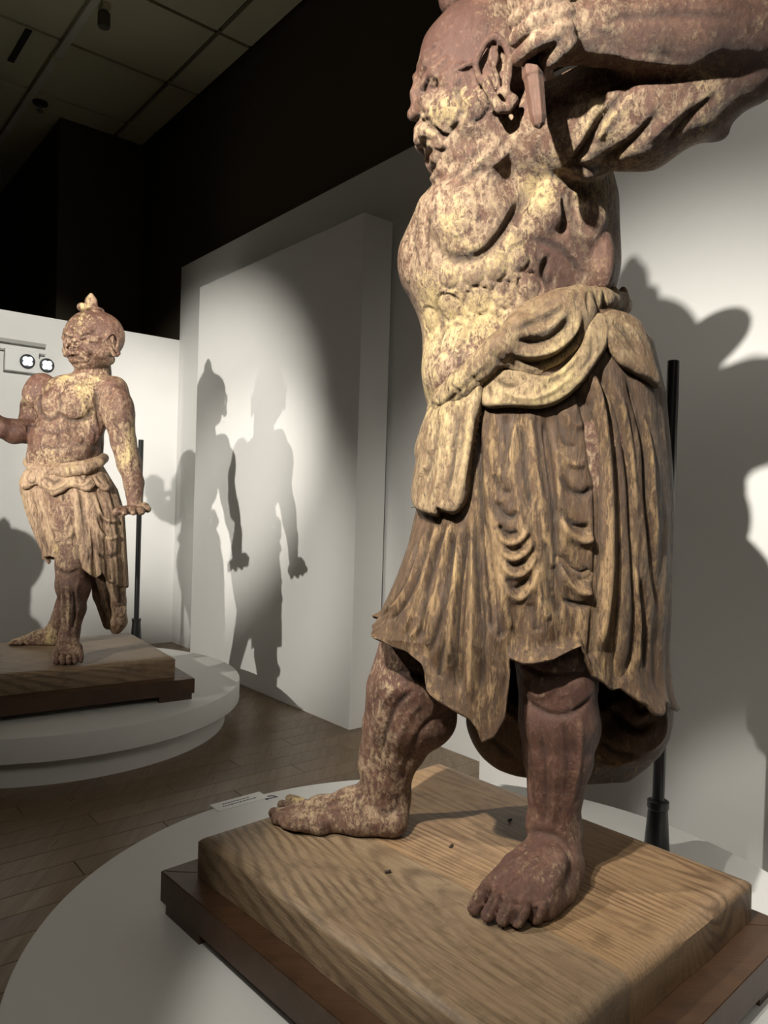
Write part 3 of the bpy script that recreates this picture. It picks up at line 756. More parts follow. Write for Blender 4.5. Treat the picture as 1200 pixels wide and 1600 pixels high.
    for g in (-1, 1):
        P = [real(a_, (ss(a_, u)+1)*g, u) for a_, u in ((-6, -22), (12, -30), (30, -34), (46, -36))]; vol.chain(P, [4*sc, 5*sc, 5*sc, 4*sc], 4*sc)
        P = [real(a_, (ss(a_, u)+1)*g, u) for a_, u in ((44, -62), (26, -70), (8, -64))]; vol.chain(P, [3*sc, 4*sc, 3*sc], 3*sc)
    for g in (-1, 1):
        # ear: long lobe, rolled helix standing off the skull
        q = 100
        e(-30, (q-12)*g, 10, 26, 12, 56, 3)
        e(-30, (q+2)*g, 30, 15, 6, 25, 1, 'sub')
        c([(-6, q*g, -6), (2, (q+1)*g, 20), (-4, (q+5)*g, 40), (-14, (q+8)*g, 58), (-28, (q+9)*g, 66), (-44, (q+9)*g, 56), (-52, (q+8)*g, 34), (-49, (q+6)*g, 5), (-45, (q+5)*g, -18), (-58, (q+5)*g, -32)], [4, 5, 6, 6.5, 6.5, 6.5, 6, 6, 6, 7], 1.5)
        c([(-14, (q+1)*g, -2), (-24, (q+2)*g, -24), (-38, (q+3)*g, -44), (-50, (q+4)*g, -44), (-60, (q+4)*g, -30)], [7, 7, 8, 7, 7], 2)
        e(-26, (q+2)*g, 36, 8, 6, 16, 2); c([(-22, (q+3)*g, 48), (-30, (q+4)*g, 34), (-26, (q+4)*g, 16), (-33, (q+4)*g, 4), (-36, (q+3)*g, -20)], [4, 5, 4, 4, 3], 1)
        
    # topknot: bound bun with four rolled lobes
    if knot is not None: vol = knot
    e(0, 0, 116, 36, 36, 14, 6)
    for k in range(4):
        an = k*PI/2+PI/4*0; e(34*math.cos(an), 34*math.sin(an), 113, 19, 19, 20, 3)
        c([(34*math.cos(an)+15*math.cos(an), 34*math.sin(an)+15*math.sin(an), 118), (34*math.cos(an)+20*math.cos(an), 34*math.sin(an)+20*math.sin(an), 118)], [7, 4], 1)
    c([(0, 0, 130), (0, 0, 152), (0, 0, 176)], [30, 26, 12], 6)
    return p
# ------------------------------------------------------------------ the near statue
M_SKIN = statue_skin('flaking_lacquer_skin')
M_CLOTH = statue_skin('worn_wooden_robe', red=(0.052,0.027,0.014), mid=(0.118,0.067,0.034), cream=(0.36,0.235,0.115), yel=(0.38,0.26,0.11), dark=(0.022,0.014,0.009), stretch=0.28, cover=-0.022, pw=0.30)
M_SASH = statue_skin('ochre_sash', red=(0.12,0.066,0.036), mid=(0.24,0.155,0.082), cream=(0.44,0.325,0.18), yel=(0.48,0.37,0.17), dark=(0.035,0.022,0.013), stretch=0.5, cover=-0.012, pw=0.3)
Z0 = 0.562
def near_statue():
    root = empty('guardian_statue', (0.42, 2.15, Z0), 'large weathered wooden guardian statue seen in profile, one arm raised, standing nearest', 'statue')
    v = Vol((-0.44, 1.42, Z0-0.02), (1.42, 2.80, 2.96), 0.0062)
    def R(px, Y): return px*Y/F_PX
    def ch(pts, k=0.02, op='add'):   # (px, py, Y, radius px)
        v.chain([PX(a, b, Y) for a, b, Y, r in pts], [R(r, Y) for a, b, Y, r in pts], k, op)
    def el(px, py, Y, rx, ry, rz, rot=0.0, k=0.03, op='add', yaw=0.0):   # radii: image-x px, depth m, image-y px
        c, s_ = math.cos(rot), math.sin(rot); cy, sy = math.cos(yaw), math.sin(yaw)
        a = np.array([cy*c, sy*c, -s_]); b = np.array([-sy, cy, 0]); d = np.cross(a, b)
        v.ell(PX(px, py, Y), (R(rx, Y), ry, R(rz, Y)), [a, b, d], k, op)
    # torso
    el(800, 395, 2.20, 152, 0.235, 135, 0.0, 0.05)
    el(745, 420, 2.17, 108, 0.235, 120, 0.15, 0.06)
    el(862, 340, 2.20, 98, 0.23, 120, 0, 0.05)
    el(790, 540, 2.20, 128, 0.225, 120, 0, 0.06)
    el(800, 620, 2.20, 130, 0.225, 110, 0, 0.06)
    el(722, 580, 2.14, 58, 0.16, 62, 0.25, 0.05)
    el(900, 430, 2.22, 58, 0.20, 90, 0, 0.05)
    # neck and shoulders
    ch([(785, 150, 2.10, 52), (790, 215, 2.09, 62), (800, 285, 2.13, 92)], 0.04)
    ch([(778, 140, 2.03, 34), (795, 215, 2.01, 38)], 0.03)
    ch([(800, 190, 1.99, 24), (760, 250, 1.97, 30), (722, 296, 2.02, 32)], 0.03)
    el(770, 262, 2.07, 80, .125, 62, -0.7, 0.04); el(815, 215, 2.02, 50, .10, 44, 0, .04); el(790, 238, 2.09, 78, .155, 66, -0.4, 0.04); el(758, 262, 2.09, 62, .15, 48, -.5, .04)
    ch([(802, 160, 1.99, 30), (778, 212, 1.985, 32), (742, 262, 1.985, 30)], 0.03)
    ch([(722, 290, 2.05, 30), (700, 335, 2.10, 48)], 0.05)
    el(850, 205, 1.98, 72, 0.10, 62, 0.35, 0.04)
    el(900, 150, 2.10, 75, 0.10, 32, -0.35, 0.03)
    # pectoral, serratus and flank masses
    el(735, 335, 1.985, 66, 0.065, 66, 0.3, 0.02)
    el(668, 400, 2.19, 46, 0.11, 66, 0.2, 0.03)
    el(852, 325, 1.985, 38, 0.05, 48, 0.3, 0.012)
    el(912, 345, 2.02, 34, 0.05, 50, -0.15, 0.012)
    el(938, 405, 2.05, 22, 0.06, 52, -0.15, 0.012)
    # raised near arm: upper arm, elbow outside the frame, forearm coming back to the fist
    ch([(862, 212, 1.97, 70), (925, 190, 1.93, 76), (1010, 182, 1.88, 73), (1090, 150, 1.84, 62), (1170, 105, 1.80, 50), (1262, 52, 1.76, 48)], 0.03)
    el(940, 205, 1.90, 85, 0.085, 36, 0.42, 0.015); el(1010, 165, 1.85, 72, 0.07, 30, 0.42, 0.015); el(1075, 180, 1.86, 70, 0.06, 26, 0.45, 0.015)
    el(885, 235, 1.92, 62, 0.055, 26, 0.75, 0.012)
    ch([(1262, 50, 1.76, 48), (1180, 42, 1.74, 58), (1085, 50, 1.74, 60), (1010, 52, 1.74, 52), (940, 50, 1.74, 45), (880, 52, 1.74, 44)], 0.02)
    el(1090, 66, 1.745, 110, 0.06, 34, 0.03, 0.06); el(1060, 30, 1.72, 90, 0.06, 26, 0.1, 0.012)
    # fist round the club
    el(872, 44, 1.76, 44, 0.070, 52, 0, 0.015)
    for x0, y0, x1, y1, xk, yk in ((803, 8, 832, -12, 876, -30), (802, 34, 832, 12, 880, -6), (804, 61, 834, 38, 884, 22), (809, 90, 838, 66, 884, 48)):
        ch([(x0+16, y0+2, 1.80, 11), (x0+2, y0, 1.745, 12.5), (x1, y1, 1.690, 13.5), (xk, yk, 1.682, 15)], 0.003)
    ch([(884, 70, 1.70, 20), (862, 92, 1.72, 15), (836, 98, 1.75, 11)], 0.008)
    # far arm, lowered behind the trunk with an open hand
    ch([(762, 292, 2.42, 62), (785, 380, 2.53, 54), (800, 470, 2.57, 44), (792, 540, 2.56, 40), (776, 610, 2.54, 32), (768, 650, 2.54, 25)], 0.03)
    el(764, 680, 2.54, 24, .045, 32, 0, .015)
    for i, (Y0, Y1, L) in enumerate(((2.505, 2.495, 40), (2.53, 2.525, 47), (2.555, 2.555, 44), (2.578, 2.585, 34))):
        ch([(762, 695, Y0, 10), (756, 712, Y1, 9.5), (750, 700+L, Y1, 8)], .004)
    ch([(752, 668, 2.50, 11), (738, 690, 2.485, 10), (734, 708, 2.485, 8)], .006)
    # thighs and legs
    ch([(760, 700, 2.28, 80), (700, 880, 2.28, 62), (656, 1000, 2.27, 54)], 0.05)
    ch([(900, 700, 2.12, 95), (880, 900, 2.10, 76), (868, 1010, 2.07, 66)], 0.05)
    # far leg (points left)
    ch([(650, 1005, 2.27, 56), (648, 1060, 2.27, 66), (640, 1110, 2.29, 60), (622, 1160, 2.32, 45), (605, 1205, 2.34, 38), (602, 1245, 2.35, 38)], 0.03)
    ch([(628, 1020, 2.235, 34), (606, 1070, 2.27, 30), (588, 1130, 2.31, 20), (580, 1190, 2.34, 22)], 0.02)
    el(668, 1110, 2.28, 46, 0.08, 60, -0.15, 0.03)
    # near leg (points to the viewer)
    ch([(868, 1000, 2.08, 64), (870, 1060, 2.06, 60), (872, 1120, 2.06, 60), (872, 1180, 2.06, 52), (868, 1235, 2.06, 42), (866, 1290, 2.06, 41)], 0.02)
    el(890, 1135, 2.12, 48, 0.09, 60, 0, 0.02)
    el(850, 1030, 2.01, 42, 0.05, 34, 0, 0.015)
    # feet, placed on the board through the height of each point
    def zc(pts, k=0.015): v.chain([PZ(a, b, z) for a, b, z, r in pts], [r for *_, r in pts], k)
    def zpt(px, py, z): return PZ(px, py, z)
    # far foot, profile to the left
    zc([(606, 1245, 0.66, 0.068), (606, 1268, 0.615, 0.062)], 0.03)
    zc([(612, 1283, 0.605, 0.050), (560, 1282, 0.60, 0.045), (500, 1280, 0.590, 0.038), (455, 1276, 0.582, 0.028)], 0.03)
    zc([(590, 1245, 0.665, 0.055), (548, 1255, 0.64, 0.045), (500, 1262, 0.612, 0.034), (460, 1268, 0.592, 0.024)], 0.03)
    zc([(500, 1290, 0.588, 0.032), (460, 1285, 0.583, 0.026)], 0.02)
    for a, b, c, d, r in ((470, 1285, 432, 1279, 0.021), (480, 1291, 445, 1287, 0.018), (462, 1272, 428, 1270, 0.020), (462, 1262, 440, 1257, 0.017), (474, 1254, 452, 1248, 0.016)):
        zc([(a, b, 0.59, r), ((a+c)/2, (b+d)/2, 0.590, r), (c, d, 0.579, r*0.92)], 0.005)
    el(600, 1262, 2.30, 18, 0.02, 18, 0, 0.012)
    # near foot, toes towards the viewer
    H = zpt(874, 1372, 0.60); A_ = zpt(866, 1292, 0.70)
    v.cone(A_, 0.070, zpt(870, 1345, 0.635), 0.070, 0.03)
    v.chain([zpt(872, 1362, 0.612), zpt(840, 1395, 0.605), zpt(800, 1410, 0.595)], [0.062, 0.056, 0.036], 0.03)
    tips = [(741, 1424), (762, 1437), (785, 1444), (808, 1446), (836, 1440)]
    kn = [(762, 1386), (784, 1395), (806, 1403), (828, 1410), (852, 1408)]
    an = [(838, 1318), (846, 1322), (854, 1328), (862, 1336), (870, 1344)]
    for i in range(5):
        r = 0.0175 if i else 0.0200
        v.chain([zpt(*an[i], 0.675), zpt((an[i][0]+kn[i][0])/2, (an[i][1]+kn[i][1])/2-2, 0.645), zpt(*kn[i], 0.603)], [0.030, 0.027, 0.022], 0.012)
        kx, ky = kn[i]; tx, ty = tips[i]
        v.chain([zpt(kx, ky, 0.600), zpt(kx*0.5+tx*0.5, ky*0.5+ty*0.5-6, 0.608), zpt(tx, ty-7, 0.583)], [r*0.95, r*1.0, r*1.0], 0.002)
    v.chain([zpt(880, 1390, 0.59), zpt(850, 1420, 0.585)], [0.035, 0.026], 0.03)
    v.floor(Z0)
    # head
    kn_v = Vol((-0.05, 1.80, 2.85), (0.45, 2.35, 3.30), 0.0062)
    hp = head(v, PX(735, 120, 2.04), (-1, -0.10, 0), 0.001765, True, 1.2, knot=kn_v)
    V, Q = v.mesh(); V = smooth_V(V, Q, 1, 0.5)
    s = Sculpt(V, Q); s.rough(38, 0.0016, 3)
    # pigment zones: scalp and shins keep their red lacquer, face and chest are worn to tan and ochre, feet are grey and rubbed
    x, y, _ = proj(V)
    g = lambda cx, cy, r, a: a*np.exp(-(((x-cx)**2+(y-cy)**2)/r**2))
    s.pig += (g(700, 50, 75, -0.6)+g(690, 190, 55, 0.15)+g(740, 400, 130, 0.22)+g(660, 480, 100, 0.1)+g(870, 395, 60, -0.3)+g(860, 1080, 130, -0.35)+g(640, 1080, 60, -0.2)
              + g(520, 1270, 90, 0.02)+g(800, 1400, 90, -0.28)+g(860, 1230, 110, -0.25)+g(1150, 50, 120, -0.15)+g(980, 200, 90, 0.08)+g(850, 20, 60, 0.3)).astype(np.float32)
    St, Mo = s.stroke, s.mound
    # chest
    for pts, k, w_, A in (
        ([(862,269),(828,296),(803,336),(787,362),(761,391),(726,405),(692,398),(677,372)], 'g', .013, .020),
        ([(878,256),(905,262),(940,268),(962,272)], 'g', .014, .014),
        ([(830,300),(812,330),(808,360)], 'g', .010, .010),
        ([(880,300),(884,340),(876,372)], 'g', .010, .012), ([(818,372),(850,378),(880,392),(905,420),(925,440)], 'g', .010, .010),
        ([(925,300),(905,350),(915,400),(938,440)], 'r', .012, .009), ([(895,330),(905,380),(925,430)], 'g', .011, .012),
        ([(860,395),(850,430),(872,452)], 'g', .012, .010),
        ([(654,332),(645,372),(652,410)], 'g', .009, .006), ([(690,310),(672,345),(666,392),(676,425)], 'g', .008, .006),
        ([(700,300),(730,280),(770,262),(820,252)], 'g', .007, .004), ([(695,312),(740,295),(790,270)], 'r', .009, .004),
        ([(790,215),(750,250),(712,290)], 'r', .011, .006), ([(812,212),(780,250),(740,290)], 'r', .010, .005), ([(760,262),(725,290),(700,310)], 'g', .007, .003),
        ([(850,205),(838,245),(850,268)], 'g', .009, .005),
        # shoulder and arm
        ([(882,262),(911,236),(942,184),(990,130)], 'g', .010, .014), ([(930,262),(962,240),(998,212),(1045,156)], 'g', .011, .013), ([(868,270),(905,222),(925,185),(932,150)], 'r', .012, .007),
        ([(925,225),(955,185),(1005,135)], 'r', .012, .008), ([(1040,232),(1070,190),(1130,140)], 'g', .009, .008), ([(1010,225),(1045,190),(1090,150)], 'r', .012, .006),
        ([(852,152),(900,160),(950,140),(1000,118)], 'g', .006, .005),
        ([(1100,104),(1020,96),(960,84),(930,76)], 'r', .010, .006), ([(1180,30),(1090,22),(1000,24),(940,34)], 'g', .010, .007),
        ([(890,30),(880,60),(892,92)], 'g', .008, .004), ([(905,25),(930,40),(960,44)], 'r', .008, .005)):
        St(pts, k, w_, A)
    # belly ribs
    for px, py, r in ((700,432,23),(738,428,22),(775,420,22),(812,405,22),(748,470,24),(788,462,24),(828,446,23),(700,480,25),(672,500,24),(712,528,25),(760,512,25),(802,498,22)):
        q = s.pick(px, py)
        if q is not None: s.ring(px, py, r*0.00150, 0.0055, -0.0045); Mo(px, py, r*.0011, .006); s.ring(px, py, r*0.00180, 0.0045, 0.0022)
    St([(672,468),(690,500),(684,545),(668,580)], 'g', .010, .007); St([(735,500),(722,545),(730,590)], 'g', .010, .006)
    St([(668,560),(690,548),(715,560),(720,590),(700,615)], 'g', .007, .006)
    # nipples
    for px, py, rr in ((715,357,.016),(638,430,.014)):
        s.ring(px, py, rr, .0045, .006); Mo(px, py, .007, .008)
    Mo(743,341,.006,.005)
    # club shadow of lost pigment on the shoulder is left to the lamp; legs
    for pts, k, w_, A in (
        ([(603,1055),(640,1050),(690,1072),(712,1090)], 'g', .010, .007), ([(606,1045),(650,1062),(672,1090),(676,1130)], 'r', .011, .006),
        ([(655,1072),(622,1100),(604,1140),(592,1200)], 'g', .009, .010), ([(640,1060),(606,1088),(590,1130),(582,1180),(576,1215)], 'r', .010, .007),
        ([(668,1090),(640,1118),(622,1160),(612,1215)], 'r', .010, .006), ([(612,1120),(600,1160),(598,1215)], 'r', .006, .004), ([(690,1110),(660,1140),(636,1190),(628,1230)], 'g', .010, .007),
        ([(618,1240),(622,1258),(606,1270),(590,1262)], 'g', .006, .007), ([(570,1222),(560,1262),(575,1285)], 'g', .008, .004),
        ([(585,1232),(540,1245),(490,1252),(458,1250)], 'r', .006, .004), ([(590,1250),(540,1262),(480,1266)], 'r', .005, .003), ([(560,1240),(510,1258),(470,1262)], 'g', .005, .003),
        ([(806,1030),(840,1052),(880,1058),(925,1050)], 'g', .009, .012), ([(808,1010),(850,1024),(900,1022)], 'g', .007, .005), ([(812,1080),(835,1105),(870,1118),(905,1108),(932,1080)], 'g', .008, .008),
        ([(815,1066),(838,1088),(862,1078),(880,1062)], 'r', .008, .004),
        ([(826,1100),(832,1160),(838,1220),(840,1280)], 'r', .008, .006), ([(842,1110),(850,1180),(852,1250),(850,1300)], 'g', .007, .006), ([(860,1120),(868,1190),(866,1260),(862,1300)], 'r', .008, .006),
        ([(880,1120),(888,1180),(884,1250)], 'g', .008, .006), ([(905,1110),(908,1160),(900,1220),(890,1270)], 'r', .008, .006), ([(820,1130),(826,1200),(830,1260)], 'g', .006, .004),
        ([(815,1306),(840,1300),(880,1312),(905,1340)], 'g', .008, .006),
        ([(835,1322),(800,1352),(772,1378)], 'r', .005, .004), ([(850,1330),(820,1362),(795,1390)], 'r', .005, .004), ([(866,1342),(842,1372),(820,1398)], 'r', .005, .004), ([(880,1355),(866,1385),(850,1402)], 'r', .005, .003)):
        St(pts, k, w_, A)
    for (ax_, ay_), (bx_, by_) in (((775,1392),(752,1434)), ((796,1400),(774,1444)), ((817,1408),(797,1450)), ((840,1412),(822,1450))):
        St([(ax_, ay_), ((ax_+bx_)/2, (ay_+by_)/2), (bx_, by_)], 'g', .0048, .014)
    for (kx, ky) in ((760,1394),(782,1403),(804,1410),(826,1415),(850,1414)): St([(kx-9, ky-2), (kx, ky-5), (kx+9, ky-1)], 'r', .004, .003)
    # toe nails
    for tx, ty in ((736,1412),(757,1425),(780,1432),(804,1434),(832,1428)):
        s.ring(tx, ty, .0095, .0035, -.004)
    for pts, k, w_, A in (([(699,116),(717,107),(736,99),(746,92)], 'r', .0055, .007), ([(700,108),(718,99),(736,91)], 'g', .005, .005),
        ([(670,118),(663,136),(657,150)], 'g', .007, .016), ([(676,112),(684,124),(678,138)], 'r', .006, .008), ([(688,112),(694,124),(686,136)], 'r', .005, .005),
        ([(655,156),(664,149),(675,153)], 'r', .0045, .007), ([(656,178),(664,182),(672,176)], 'r', .0045, .006), ([(675,150),(682,165),(676,182)], 'g', .006, .007),
        ([(664,190),(660,205),(657,218)], 'r', .007, .007), ([(672,190),(684,204),(698,212),(712,196),(722,180)], 'g', .006, .008),
        ([(676,232),(688,238),(698,230)], 'g', .006, .008),
        ([(722,122),(714,146),(722,172),(716,190)], 'g', .007, .009), ([(756,140),(764,165),(752,186),(728,192)], 'g', .007, .007),
        ([(690,282),(710,272),(735,250),(765,222)], 'g', .008, .007)): St(pts, k, w_, A)
    Mo(664, 167, .010, .010); Mo(694, 166, .022, .010); Mo(738, 160, .020, .010); Mo(690, 262, .014, .006)
    for px, py in ((712,60),(705,42),(690,72),(688,100),(730,30),(760,40),(668,104)): Mo(px, py, .005, .003, .25)
    for px, py in ((688,252),(700,262),(692,272),(715,240),(730,165),(745,150),(700,150),(682,170),(712,172)): Mo(px, py, .012, .0035)
    body = s.build('body', M_SKIN, root)

    V, Q = kn_v.mesh(); kt = Sculpt(smooth_V(V, Q, 1, .5), Q); kt.pig -= .3; kt.build('topknot', M_SKIN, root)

    # robe ---------------------------------------------------------------
    rows = [(494, 730, 940, 2.20, .20, .9), (515, 712, 985, 2.20, .228, .9), (545, 696, 1010, 2.20, .245, .9), (620, 680, 1030, 2.20, .255, .9), (700, 664, 1036, 2.20, .26, .9), (780, 655, 1040, 2.20, .265, .88), (850, 640, 1040, 2.20, .27, .86),
            (900, 622, 1038, 2.20, .275, .86), (950, 600, 1036, 2.20, .28, .85), (985, 588, 1033, 2.20, .28, .85), (1020, 602, 1033, 2.20, .28, .85), (1100, 606, 1040, 2.20, .28, .85), (1200, 610, 1042, 2.20, .28, .85)]
    hx = [588, 600, 618, 640, 655, 657, 662, 690, 708, 716, 722, 742, 757, 765, 772, 790, 830, 868, 876, 880, 900, 912, 922, 932, 945, 958, 966, 980, 1000, 1030, 1040]
    hy = [972, 986, 995, 1004, 1012, 1022, 1046, 1070, 1082, 1096, 1116, 1105, 1080, 1035, 996, 1002, 996, 978, 990, 1018, 1030, 1040, 1044, 1042, 1056, 1066, 1078, 1082, 1070, 1092, 1100]
    def hem(t):
        cx, rx = 815, 226
        if abs(t) <= PI/2: px = cx+rx*np.sign(math.sin(t))*abs(math.sin(t))**.85; return float(np.interp(px, hx, hy))
        b = (abs(t)-PI/2)/(PI/2)
        return (1030+30*math.sin(9*t) if t > 0 else 972+50*b+18*math.sin(11*t))*b + (1-b)*(1098 if t > 0 else 974)
    Vo, th = loft(rows, 560, 380, hem)
    # broad pleats opening towards the hem
    nu, nv, _ = Vo.shape; vv = np.linspace(0, 1, nv)[None, :]; tt = th[:, None]
    c = Vo.mean(0)[None]; d = Vo-c; d[..., 2] = 0; d /= np.linalg.norm(d, axis=2)[..., None]
    am = 0.003+0.010*np.clip((vv-0.35)/0.65, 0, 1)**1.3
    plt_ = np.sin(tt*17+2.2*np.sin(tt*3)+1.5*vv)+0.5*np.sin(tt*31+1.7*vv+1)
    back = (np.abs(tt) > 1.9)
    Vo += d*(am*plt_*np.where(back, 1.6, 0.45))[..., None]
    # hem flares and rolls out a little
    Vo += d*(0.018*np.clip((vv-0.9)/0.1, 0, 1)**2*(1+0.8*np.sin(tt*9+1)))[..., None]
    V, Q = close_loft(Vo, 0.016); s = Sculpt(V, Q); smooth_base = Sculpt(V.copy(), Q)
    s.rough(26, 0.0022, 9, (1, 1, .35))
    St = s.stroke
    for pts, k, w_, A in (
        ([(849,640),(856,700),(866,790),(870,860),(872,925),(878,975)], 'g', .010, .020), ([(862,660),(868,720),(878,800),(884,870)], 'r', .012, .008),
        ([(826,640),(834,700),(846,790),(852,840)], 'r', .008, .008), ([(838,645),(845,700),(856,790)], 'g', .006, .007), ([(815,660),(820,720),(828,800)], 'g', .008, .008), ([(806,650),(800,720),(812,800),(822,850)], 'r', .010, .007),
        ([(914,560),(936,620),(946,700),(951,780),(951,890),(942,975),(930,1034)], 'r', .016, .022), ([(905,600),(928,680),(934,780),(933,900),(926,1000),(920,1036)], 'g', .010, .022),
        ([(925,560),(955,640),(972,720),(978,800),(978,915),(974,1005),(966,1072)], 'g', .017, .032), ([(898,602),(915,660),(928,760)], 'g', .008, .010),
        ([(960,590),(978,660),(990,760),(990,860),(988,960)], 'r', .012, .010), ([(975,575),(996,640),(1008,700),(1012,780),(1022,892),(1030,960)], 'g', .011, .014), ([(1000,640),(1016,700),(1022,780),(1028,860)], 'r', .010, .008),
        ([(1000,900),(1008,980),(1010,1050)], 'g', .010, .010), ([(990,880),(998,960),(996,1050)], 'r', .010, .008),
        ([(872,806),(886,832),(905,845),(920,846),(931,834)], 'r', .012, .018), ([(870,790),(884,812),(905,825),(925,822)], 'g', .010, .016), ([(872,740),(890,765),(912,772),(928,760)], 'g', .009, .010), ([(870,700),(892,724),(915,726)], 'r', .009, .008),
        ([(866,862),(880,900),(900,922),(918,928),(931,922)], 'r', .011, .018), ([(872,862),(890,890),(910,900),(928,890)], 'g', .013, .018), ([(874,935),(900,944),(928,946)], 'g', .008, .012), ([(862,880),(868,915),(882,945)], 'g', .009, .014),
        ([(768,815),(782,840),(798,850),(816,840),(826,818)], 'r', .010, .013), ([(778,820),(792,834),(812,830)], 'g', .007, .012), ([(770,838),(784,862),(802,874),(822,862),(834,838)], 'r', .010, .013), ([(788,842),(800,860),(818,852)], 'g', .006, .008),
        ([(774,862),(790,890),(808,900),(828,886),(842,860)], 'r', .010, .013), ([(790,870),(804,884),(822,874)], 'g', .006, .010), ([(778,895),(792,924),(810,936),(832,918),(846,890)], 'r', .011, .012), ([(790,902),(806,920),(826,902)], 'g', .007, .010),
        ([(776,780),(786,800),(800,808),(812,796)], 'g', .008, .010), ([(770,740),(784,765),(800,772)], 'g', .008, .008),
        ([(731,812),(726,892),(718,1005),(717,1086)], 'g', .010, .018), ([(741,810),(750,915),(755,1014),(749,1090)], 'g', .008, .014), ([(736,812),(738,900),(737,1010),(734,1100)], 'r', .009, .014),
        ([(712,812),(694,937),(668,1032)], 'g', .008, .016), ([(722,812),(708,937),(698,1050)], 'r', .009, .012), ([(697,812),(668,915),(657,1006)], 'g', .007, .014), ([(705,812),(682,925),(664,1015)], 'r', .007, .009),
        ([(676,812),(645,915),(605,976)], 'g', .008, .016), ([(686,812),(656,925),(630,992)], 'r', .008, .010), ([(660,820),(630,915),(592,968)], 'g', .007, .012), ([(668,820),(640,910),(600,966)], 'r', .007, .008),
        ([(684,920),(660,970),(640,1000)], 'r', .007, .008), ([(710,960),(690,1030),(686,1062)], 'g', .007, .010), ([(640,930),(618,968),(610,988)], 'g', .006, .008),
        ([(757,815),(768,915),(770,990)], 'g', .010, .020), ([(762,780),(778,880),(790,950),(800,990)], 'r', .009, .010), ([(770,930),(780,970),(786,998)], 'g', .008, .012),
        ([(838,880),(846,930),(858,972)], 'r', .010, .012), ([(826,940),(838,965),(840,990)], 'g', .008, .008), ([(852,840),(858,900),(866,950)], 'g', .008, .012),
        ([(742,640),(748,700),(752,780),(760,850)], 'g', .010, .012), ([(768,640),(772,700),(780,760)], 'r', .010, .006), ([(790,645),(792,700),(790,740)], 'g', .008, .006),
        ([(756,740),(764,790),(780,830)], 'r', .009, .008), ([(868,640),(884,690),(900,700)], 'g', .007, .006), ([(880,640),(900,665),(925,655)], 'r', .008, .005)):
        St(pts, k, w_, A, 0.15)
    s.pig += (0.10*np.exp(-((proj(s.V)[1]-900)/260)**2)).astype(np.float32)-0.05
    s.build('robe', M_CLOTH, root)

    # back drape: the bulging tail of the robe hanging behind the legs
    v = Vol((0.12, 2.0, 0.70), (1.0, 2.75, 1.35), 0.006)
    def el(px, py, Y, rx, ry, rz, rot=0.0, k=0.03, op='add'):
        c, s_ = math.cos(rot), math.sin(rot); a = np.array([c, 0, -s_]); b = np.array([0, 1, 0]); v.ell(PX(px, py, Y), (R(rx, Y), ry, R(rz, Y)), [a, b, np.cross(a, b)], k, op)
    el(880, 1085, 2.42, 140, 0.13, 138, 0.10, 0.03); el(820, 1120, 2.42, 92, 0.12, 92, 0.3, 0.03)
    el(1000, 1110, 2.34, 48, 0.12, 78, 0, 0.03); el(975, 1150, 2.36, 60, 0.11, 46, 0, 0.02); el(930, 1130, 2.45, 110, 0.10, 100, 0, 0.03)
    el(880, 1010, 2.30, 130, 0.16, 110, 0, 0.02, 'sub')
    V, Q = v.mesh(); V = smooth_V(V, Q, 1); s2 = Sculpt(V, Q); s2.rough(30, .002, 4)
    for pts, k, w_, A in (([(746,1120),(775,1160),(815,1195)], 'g', .010, .008), ([(752,1090),(800,1120),(815,1150)], 'r', .012, .008), ([(945,1090),(975,1130),(1000,1140),(1030,1120)], 'g', .014, .020),
        ([(1040,1100),(1036,1150),(1005,1180)], 'r', .012, .008), ([(930,1150),(960,1175),(1005,1185)], 'g', .010, .012), ([(915,1190),(960,1195),(1010,1180)], 'r', .010, .006), ([(985,1080),(1000,1110),(1028,1085)], 'g', .010, .010)):
        s2.stroke(pts, k, w_, A)
    s2.pig -= 0.08
    s2.build('back_drape', M_CLOTH, root)

    # apron folded over the belt, hip fold, hanging sash, knot, rope belt
    sb = smooth_base
    ap = [(757,592),(775,578),(800,575),(830,585),(858,586),(885,568),(905,540),(916,505),(932,492),(950,505),(947,540),(930,570),(905,603),(880,626),(848,638),(800,637),(756,636)]
    V, Q = patch(sb, ap, .016, 7, 2.0, lift=.016); a1 = Sculpt(V, Q); a1.rough(30, .0012, 2)
    for pts, k, w_, A in (([(780,600),(800,618),(835,622),(872,605),(905,570)], 'r', .007, .006), ([(775,590),(790,602),(812,604)], 'g', .006, .008), ([(925,520),(925,555),(905,585)], 'g', .006, .006), ([(764,600),(766,620)], 'g', .005, .005), ([(850,600),(885,585),(912,550)], 'g', .007, .005)):
        a1.stroke(pts, k, w_, A)
    a1.pig += 0.15; a1.build('apron', M_SASH, root)
    hp_ = [(930,500),(948,488),(970,490),(995,505),(1010,535),(1020,570),(1029,607),(1012,598),(991,586),(965,570),(944,540),(932,520)]
    V, Q = patch(sb, hp_, .014, 7, 2.0, lift=.014); a2 = Sculpt(V, Q)
    for pts, k, w_, A in (([(942,510),(965,535),(990,565),(1015,590)], 'r', .007, .006), ([(955,500),(980,525),(1002,560)], 'g', .007, .007), ([(972,500),(995,525),(1010,560)], 'r', .006, .005)): a2.stroke(pts, k, w_, A)
    a2.pig += 0.02; a2.build('hip_fold', M_SASH, root)
    sa = [(700,628),(722,606),(756,594),(758,618),(752,650),(744,690),(738,730),(735,765),(728,790),(712,804),(696,800),(686,808),(676,806),(660,800),(652,780),(655,745),(660,720),(656,705),(662,688),(672,660),(680,640)]
    V, Q = patch(sb, sa, .020, 8, 2.0, lift=.026); a3 = Sculpt(V, Q); a3.rough(30, .0015, 12, (1, 1, .4))
